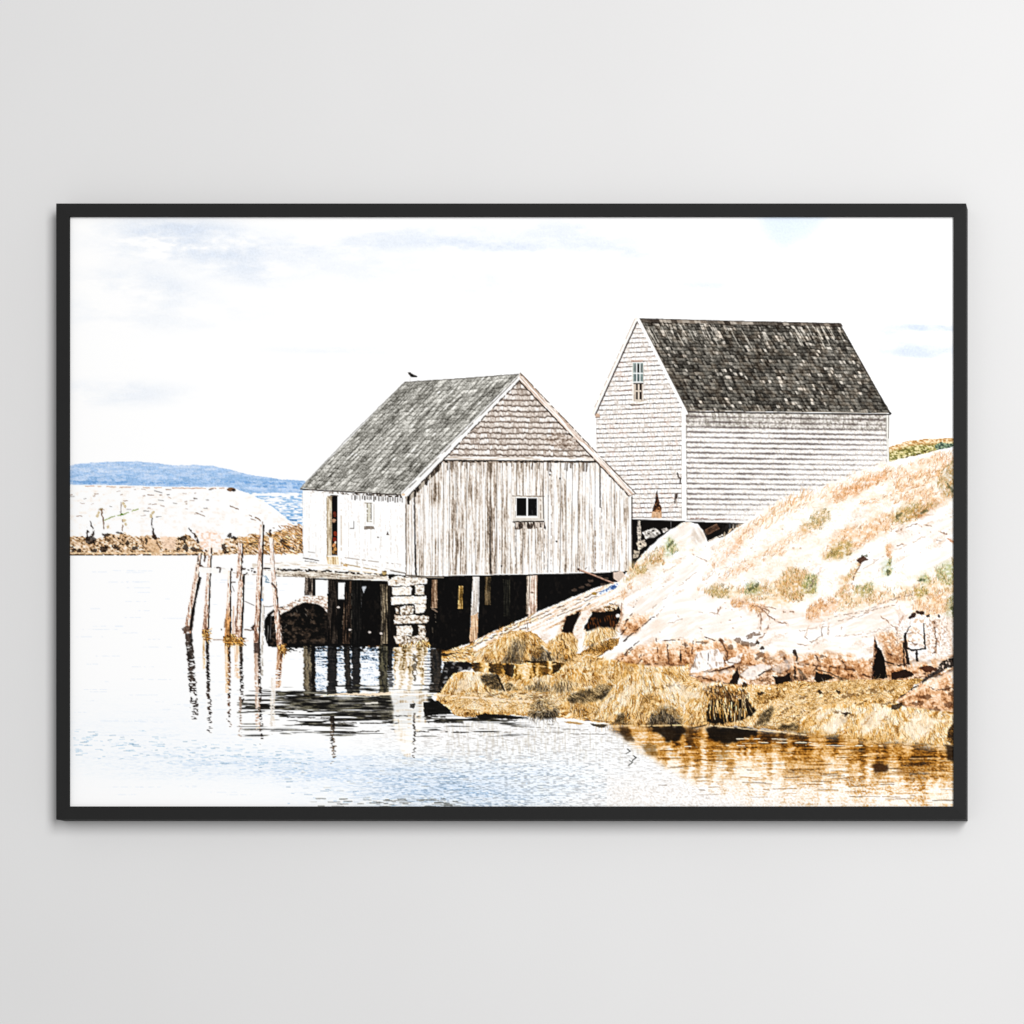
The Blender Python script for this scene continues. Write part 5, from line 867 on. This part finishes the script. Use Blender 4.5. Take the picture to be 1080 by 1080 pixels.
refl(292.6, 298.6, 684, 726, -.07, ((150, 100, 64), (244, 214, 184)), 350, .8, .4); refl(296, 298, 684, 722, -.085, ((60, 36, 22), (120, 80, 50)), 352, .8, .6); refl(286, 291, 715, 766, -.03, ((236, 226, 212), (255, 252, 250)), 354, 1, .4); refl(285.4, 287, 745, 775, .0, ((206, 196, 184), (236, 230, 222)), 356, 1.2, .6)
pile((211, 583), (198, 668), 3.6, 8, dark=.2, sd=358); line(((210.8, 610), (206, 630), (202.6, 650), (201, 664)), 2.6, (20, 14, 12), .95, jag=.5, taper=(3.2, 2.8)); line(((207, 618), (203, 640)), .9, (246, 232, 222), .9, jag=.3); line(((209.4, 584), (207, 602)), 1, (70, 52, 44), .8, dash=.15); ell(197, 664, 4, 3.6, (54, 40, 32), .65, jag=1.4)
pile((222, 578), (216.5, 672), 3.2, 6.4, dark=.2, sd=361); line(((223.4, 578), (221.6, 610), (219.4, 670)), 1.5, (24, 18, 15), .9, jag=.4, dash=.06); ell(215.5, 667, 3, 4, (96, 62, 28), .75, jag=1.4); ell(217.6, 669, 2, 2, (206, 160, 90), .6, jag=1)
for p, w in ((((216.6, 584), (216, 592)), 2), (((211, 597), (214.6, 599)), 2.4), (((208.4, 595), (210, 594)), 1.6), (((217, 580), (219, 582)), 1), (((209.6, 588), (210, 597)), .8)): line(p, w, (70, 52, 42), .85, jag=.9)
line(((212, 601), (240, 602.6), (270, 602)), 6, (255, 253, 250), .95, jag=.5, pid='printed_dock'); line(((213, 598), (222, 598.6)), .8, (200, 190, 180), .8); line(((228.6, 598.6), (232.8, 599.4), (231.6, 603)), 1.8, (46, 32, 26), .9, jag=.6); line(((226, 598.6), (240, 600)), .7, (206, 196, 188), .7, dash=.3)
for x, y, rx, ry in ((244.6, 601, 1.4, 1.8), (257, 599.6, 2.4, 1), (262, 601, 1, .8), (266, 599.4, 1.6, .8), (265.6, 602, .8, 1), (268.6, 603.6, 1.4, 1)): ell(x, y, rx, ry, (52, 38, 30), .88, jag=.8)
line(((246, 604), (258, 606), (268, 606)), 1, (176, 164, 152), .7, dash=.3); line(((243.4, 614), (248, 614)), 1, (60, 46, 40), .8); line(((245, 618), (247, 623.6)), .8, (110, 90, 80), .7)
pile((242.4, 602), (240.4, 676), 3, 6.6, dark=.22, sd=364, low=(.5, (222, 158, 92))); line(((243.4, 603), (243.2, 640), (242.6, 672)), 1.5, (34, 22, 16), .92, jag=.4, dash=.05); line(((237.6, 653), (236.6, 662)), 1.2, (120, 80, 50), .7, jag=.6)
pile((253.8, 572), (252, 610), 4.2, 4.6, dark=.2, sd=367); pile((254.6, 606), (251, 676), 4.6, 8.2, dark=.24, sd=370); line(((256.6, 574), (255.2, 604)), 1.1, (60, 44, 38), .85, jag=.4, dash=.2); line(((257.4, 606), (256.6, 640), (254.6, 676)), 1.6, (24, 16, 13), .95, jag=.3); line(((258.6, 606), (260.6, 604.4)), 1.2, (50, 36, 30), .9)
line(((251, 630), (250, 650), (248, 666)), 1, (120, 92, 76), .8, jag=.5, dash=.2); line(((246.4, 640), (245.8, 668)), 2, (222, 190, 164), .8, jag=.4); line(((253, 612), (254.6, 604)), 1.4, (110, 90, 78), .8)
line(((258, 634), (268, 638.6)), .8, (110, 100, 96), .8); line(((258, 664), (266, 664.4)), 1.4, (90, 62, 44), .85, jag=.6); fill(W((264.4, 662), (268.4, 658), (268, 666)), (50, 34, 26), .9)
pile((276.2, 553.4), (270.6, 678), 4.4, 6, dark=.26, sd=373); line(((278, 554), (276.6, 600), (273.4, 677)), 1.5, (26, 18, 15), .94, jag=.3); line(((277.6, 615), (276.8, 680)), 1.8, (214, 204, 192), .7, jag=.4, dash=.15); line(((278.8, 640), (277.8, 680)), .7, (130, 122, 112), .7, dash=.2); line(((277, 550.4), (277, 553)), .9, (120, 96, 80), .8)
line(((278, 607), (281, 610), (280, 613.6), (284, 614)), 1.2, (92, 130, 156), .8, jag=.6); ell(276.4, 632.6, 1.2, 1.6, (110, 156, 200), .85, jag=.5); line(((278, 639.6), (284, 640), (289, 638.6)), .9, (110, 100, 92), .75)
fill(W((277, 600), (290, 600), (290, 613.4), (284, 614), (277.6, 607)), (254, 251, 248), .85, jag=.4); line(((277.6, 601), (290, 602)), .8, (150, 138, 126), .7, dash=.2)
line(((279, 599.4), (284.4, 599.6)), 1.7, (30, 22, 18), .95); line(((280, 607.5), (283, 612)), 1, (96, 140, 176), .8, jag=.5)
pile((285.8, 567), (289.6, 622), 3.6, 4.4, dark=.1, sd=376, c=((180, 144, 122), (236, 216, 202), (255, 250, 245))); pile((289.6, 616), (295.6, 684), 4.4, 6.4, dark=.16, sd=379); line(((288, 570), (289.6, 606)), .7, (120, 100, 90), .7, dash=.2); line(((291, 620), (294, 645), (298, 680)), 1.1, (44, 30, 24), .85, jag=.4, dash=.12); line(((287, 615), (290.6, 620)), 2.2, (70, 54, 48), .8, jag=.6); ell(285.6, 563.6, 1.2, 2, (60, 40, 30), .85, jag=.8)
line(((283, 660), (282, 676)), .7, (150, 148, 144), .7); line(((286, 648), (285, 674)), .7, (120, 120, 120), .6); ell(295.4, 642, 2, 1.4, (226, 204, 186), .9, jag=.6)
line(((289, 667), (300, 667)), .7, (150, 140, 132), .6)
for p, n in ((W((235, 670), (248, 668), (248, 678), (236, 680)), 130), (W((292, 679), (300, 679), (300, 689), (293, 688)), 70), (W((212, 664), (220, 663), (219, 675), (214, 675)), 50), (W((246, 672), (256, 672), (255, 679), (246, 679)), 60)): strands(p, n, 4, -40, [(150, 100, 40), (60, 36, 16), (214, 160, 84), (240, 204, 140), (100, 64, 26)], .8, .75, bend=1, seed=int(n))
line(((236, 677.6), (256, 678)), 1, (226, 170, 90), .8, jag=.4); line(((225, 674.6), (236, 674.6)), .9, (140, 110, 90), .7, jag=.3); line(((256, 676), (262, 675.6)), .7, (236, 200, 170), .8); ell(233.5, 664, 0.8, 1, (60, 46, 38), .8)


def finish(rad=.62, am=.72):
    """photographic softness, sharpening and grain of the printed picture; half size"""
    c = C
    c = (c[0::2, 0::2] + c[1::2, 0::2] + c[0::2, 1::2] + c[1::2, 1::2]) / 4
    def b3(a, k):
        for ax in (0, 1):
            p = np.concatenate([np.take(a, [0], ax), a, np.take(a, [-1], ax)], ax); n = a.shape[ax]
            a = np.take(p, range(0, n), ax) * k + np.take(p, range(1, n + 1), ax) * (1 - 2 * k) + np.take(p, range(2, n + 2), ax) * k
        return a
    lum = c.mean(-1, keepdims=True); c = np.clip(lum + (c - lum) * np.where(c[..., :1] > c[..., 2:], 1.12, 1.0), 0, 1); c = b3(c, .06)
    w = c
    for _ in range(3): w = b3(w, .25)
    c = np.clip(c + am * (c - w), 0, 1)
    lum = c.mean(-1, keepdims=True); r = np.random.default_rng(3)
    n = b3(r.standard_normal(c.shape[:2] + (1,)).astype(np.float32), .15)
    return np.clip(c + n * .07 * np.clip(4 * lum * (1 - lum), 0, 1), 0, 1)


PAPER = .945
AMB = .415
LAMPS = (('key_softbox', (2.1, -3.9, 2.35), (0.1, 0, 1.4), (1.5, 3.0), 182, (1, .998, .997)),)


# ---------------------------------------------------------------- the scene
import bpy, bmesh
for blk in (bpy.data.objects, bpy.data.meshes): 
    for o in list(blk): blk.remove(o)
sc = bpy.context.scene
coll = sc.collection
# one sheet unit is one millimetre; the picture hangs 1.5 m above the floor line
D = 3.0                       # camera distance from the front face of the frame
CX, CZ = 0.70, 0.965           # camera stands right of and below the picture, lens shifted back
DEPTH = 0.024                 # frame depth from the wall
REC = 0.0035                  # how far the print sits behind the frame's front face


def wx(px, back=0.0):         # millimetre across the sheet -> metres, seen at a plane `back` behind the front
    f = (px - 540) / 1000; return CX + (f - CX) * (D + back) / D


def wz(py, back=0.0):
    f = 1.5 + (540 - py) / 1000; return CZ + (f - CZ) * (D + back) / D


def mat(name, c, rough=.6, spec=.3):
    m = bpy.data.materials.new(name); m.use_nodes = True; n = m.node_tree.nodes; b = n['Principled BSDF']
    b.inputs['Base Color'].default_value = (*c, 1); b.inputs['Roughness'].default_value = rough; b.inputs['Specular IOR Level'].default_value = spec
    return m, m.node_tree, b


def mesh_obj(name, bm, m, parent=None, smooth=False):
    me = bpy.data.meshes.new(name); bmesh.ops.recalc_face_normals(bm, faces=bm.faces[:]); bm.to_mesh(me); bm.free()
    o = bpy.data.objects.new(name, me); coll.objects.link(o); me.materials.append(m); o.parent = parent
    if smooth:
        for p in me.polygons: p.use_smooth = True
    return o


# wall: painted plaster, very slightly uneven
mw, nt, b = mat('painted_plaster', (.70, .694, .688), .8, .15)
N = nt.nodes; L = nt.links
tc = N.new('ShaderNodeTexCoord'); n1 = N.new('ShaderNodeTexNoise'); n1.inputs['Scale'].default_value = 90; n1.inputs['Detail'].default_value = 5
n2 = N.new('ShaderNodeTexNoise'); n2.inputs['Scale'].default_value = 520; n2.inputs['Detail'].default_value = 3
L.new(tc.outputs['Object'], n1.inputs['Vector']); L.new(tc.outputs['Object'], n2.inputs['Vector'])
ad = N.new('ShaderNodeMath'); ad.operation = 'MULTIPLY_ADD'; ad.inputs[1].default_value = .5; L.new(n1.outputs['Fac'], ad.inputs[0]); L.new(n2.outputs['Fac'], ad.inputs[2])
bp = N.new('ShaderNodeBump'); bp.inputs['Strength'].default_value = .035; bp.inputs['Distance'].default_value = .002; L.new(ad.outputs[0], bp.inputs['Height']); L.new(bp.outputs['Normal'], b.inputs['Normal'])
n3 = N.new('ShaderNodeTexNoise'); n3.inputs['Scale'].default_value = 3.2; n3.inputs['Detail'].default_value = 4; L.new(tc.outputs['Object'], n3.inputs['Vector'])
rp = N.new('ShaderNodeValToRGB'); rp.color_ramp.elements[0].position = .3; rp.color_ramp.elements[1].position = .7
rp.color_ramp.elements[0].color = (.694, .690, .690, 1); rp.color_ramp.elements[1].color = (.711, .709, .709, 1); L.new(n3.outputs['Fac'], rp.inputs['Fac']); L.new(rp.outputs['Color'], b.inputs['Base Color'])
bm = bmesh.new()
vs = [bm.verts.new((x, y, z)) for y in (0, .12) for x, z in ((-4, -1.5), (4, -1.5), (4, 4.5), (-4, 4.5))]
for f in ((0, 1, 2, 3), (7, 6, 5, 4), (0, 4, 5, 1), (1, 5, 6, 2), (2, 6, 7, 3), (3, 7, 4, 0)): bm.faces.new([vs[i] for i in f])
wall = mesh_obj('wall', bm, mw); wall['kind'] = 'structure'

# the framed print
root = bpy.data.objects.new('framed_print', None); coll.objects.link(root); root.location = (0, 0, 1.5)
root['label'] = 'wide framed coastal photo print in a thin charcoal frame, hung on the off-white wall'; root['category'] = 'picture'
mf, nt, b = mat('charcoal_frame', (.016, .016, .016), .65, .12)
N = nt.nodes; L = nt.links
tc = N.new('ShaderNodeTexCoord'); ns = N.new('ShaderNodeTexNoise'); ns.inputs['Scale'].default_value = 160; ns.inputs['Detail'].default_value = 4; L.new(tc.outputs['Object'], ns.inputs['Vector'])
rp = N.new('ShaderNodeValToRGB'); rp.color_ramp.elements[0].color = (.0155, .0155, .0157, 1); rp.color_ramp.elements[1].color = (.0178, .0178, .0176, 1); L.new(ns.outputs['Fac'], rp.inputs['Fac']); L.new(rp.outputs['Color'], b.inputs['Base Color'])
OX0, OX1, OZ0, OZ1 = wx(59), wx(1018.9), wz(864.3), wz(214.4)          # outer edge of the front face
IX0, IX1, IZ0, IZ1 = wx(72.5), wx(1006.4), wz(851.2), wz(227.7)        # inner edge
BV = .0007
def rail(side):
    """one mitred length of moulding, closed solid with softened front edges"""
    prof = [(0, 0), (0, DEPTH - BV), (BV, DEPTH), (1, DEPTH), (1, DEPTH - BV), (1, 0)]   # u: 0 outer .. 1 inner
    bm = bmesh.new(); rings = []
    for end in (0, 1):
        ring = []
        for i, (u, d) in enumerate(prof):
            t = 0 if u == 0 else 1
            off = BV if i in (2,) else (-BV if i == 3 else 0)
            def mix(a, c): 
                s = 1 if c > a else -1
                return (a if t == 0 else c) + off * s
            xl, xr, zb, zt = mix(OX0, IX0), mix(OX1, IX1), mix(OZ0, IZ0), mix(OZ1, IZ1)
            p = {'left': ((xl, zb), (xl, zt)), 'right': ((xr, zb), (xr, zt)), 'top': ((xl, zt), (xr, zt)), 'bottom': ((xl, zb), (xr, zb))}[side][end]
            g = .00004 if end == 0 else -.00004                        # hairline at the mitre
            q = (p[0], p[1] + g) if side in ('left', 'right') else (p[0] + g, p[1])
            ring.append(bm.verts.new((q[0], -d, q[1] - 1.5)))
        rings.append(ring)
    k = len(prof)
    for i in range(k): bm.faces.new((rings[0][i], rings[0][(i + 1) % k], rings[1][(i + 1) % k], rings[1][i]))
    bm.faces.new(rings[0]); bm.faces.new(rings[1][::-1])
    return bm
fr = None
for s in ('top', 'bottom', 'left', 'right'):
    mesh_obj('frame_rail', rail(s), mf, root)
mb, nt, b = mat('grey_board', (.25, .24, .22), .8, .1)
bm = bmesh.new()
y0, y1 = -.004, -(DEPTH - REC) + .0015
vs = [bm.verts.new((x, y, z - 1.5)) for y in (y0, y1) for x, z in ((IX0 + .0004, IZ0 + .0004), (IX1 - .0004, IZ0 + .0004), (IX1 - .0004, IZ1 - .0004), (IX0 + .0004, IZ1 - .0004))]
for f in ((0, 1, 2, 3), (7, 6, 5, 4), (0, 4, 5, 1), (1, 5, 6, 2), (2, 6, 7, 3), (3, 7, 4, 0)): bm.faces.new([vs[i] for i in f])
mesh_obj('backing_board', bm, mb, root)

# the print itself: a fine sheet whose ink is its point colour
mp, nt, b = mat('printed_paper', (.8, .8, .8), .75, .06)
at = nt.nodes.new('ShaderNodeAttribute'); at.attribute_name = 'ink'; nt.links.new(at.outputs['Color'], b.inputs['Base Color'])
INK = finish()
h, w = INK.shape[:2]
lin = np.where(INK <= .04045, INK / 12.92, ((INK + .055) / 1.055) ** 2.4)
lin = (lin - .28 * lin ** 3 * (1 - lin)) * PAPER
px = X0 + (np.arange(w) + .5) * 2 / S; py = Y0 + (np.arange(h) + .5) * 2 / S
VX = np.array([wx(p, REC) for p in px]); VZ = np.array([wz(p, REC) for p in py]) - 1.5
VX = np.clip(VX, IX0 + .0002, IX1 - .0002); VZ = np.clip(VZ, IZ0 - 1.5 + .0002, IZ1 - 1.5 - .0002)
fid = ID[1::2, 1::2][:h - 1, :w - 1]
yy = -(DEPTH - REC)
def sheet(name, part, parent):
    f = np.argwhere(fid == part)
    if not len(f): return None
    r, c = f[:, 0], f[:, 1]
    quad = np.stack([r * w + c, (r + 1) * w + c, (r + 1) * w + c + 1, r * w + c + 1], 1)
    used, inv = np.unique(quad, return_inverse=True); inv = inv.reshape(-1)
    me = bpy.data.meshes.new(name); nv, nf = len(used), len(f)
    co = np.empty((nv, 3), np.float32); co[:, 0] = VX[used % w]; co[:, 1] = yy; co[:, 2] = VZ[used // w]
    me.vertices.add(nv); me.vertices.foreach_set('co', co.ravel())
    me.loops.add(nf * 4); me.loops.foreach_set('vertex_index', inv.astype(np.int32))
    me.polygons.add(nf); me.polygons.foreach_set('loop_start', np.arange(0, nf * 4, 4, dtype=np.int32))
    me.update(calc_edges=True)
    ca = me.color_attributes.new('ink', 'FLOAT_COLOR', 'POINT')
    rgba = np.ones((nv, 4), np.float32); rgba[:, :3] = lin.reshape(-1, 3)[used]; ca.data.foreach_set('color', rgba.ravel())
    me.materials.append(mp)
    o = bpy.data.objects.new(name, me); coll.objects.link(o); o.parent = parent
    return o
sheet_root = sheet('print', 0, root)
for i, nme in enumerate(PARTS):
    if i: sheet(nme, i, sheet_root)

# ---------------------------------------------------------------- light and camera
def lamp(name, loc, target, size, power, color=(1, 1, 1)):
    from mathutils import Vector
    l = bpy.data.lights.new(name, 'AREA'); l.shape = 'RECTANGLE'; l.size, l.size_y = size; l.energy = power; l.color = color
    o = bpy.data.objects.new(name, l); coll.objects.link(o); o.location = loc
    o.rotation_euler = (Vector(target) - Vector(loc)).to_track_quat('-Z', 'Y').to_euler(); return o
for args in LAMPS: lamp(*args)
wd = bpy.data.worlds.new('World'); sc.world = wd; wd.use_nodes = True
wd.node_tree.nodes['Background'].inputs['Color'].default_value = (1, .998, .996, 1); wd.node_tree.nodes['Background'].inputs['Strength'].default_value = AMB
cd = bpy.data.cameras.new('camera'); cam = bpy.data.objects.new('camera', cd); coll.objects.link(cam)
cam.location = (CX, -DEPTH - D, CZ); cam.rotation_euler = (math.radians(90), 0, 0)
cd.sensor_width = 36; cd.lens = 36 * D / 1.08; cd.shift_x = -CX / 1.08; cd.shift_y = (1.5 - CZ) / 1.08; cd.clip_end = 100
sc.camera = cam
sc.view_settings.view_transform = 'Standard'; sc.view_settings.look = 'None'; sc.view_settings.gamma = 1; sc.view_settings.use_curve_mapping = False
sc.view_settings.exposure = 0
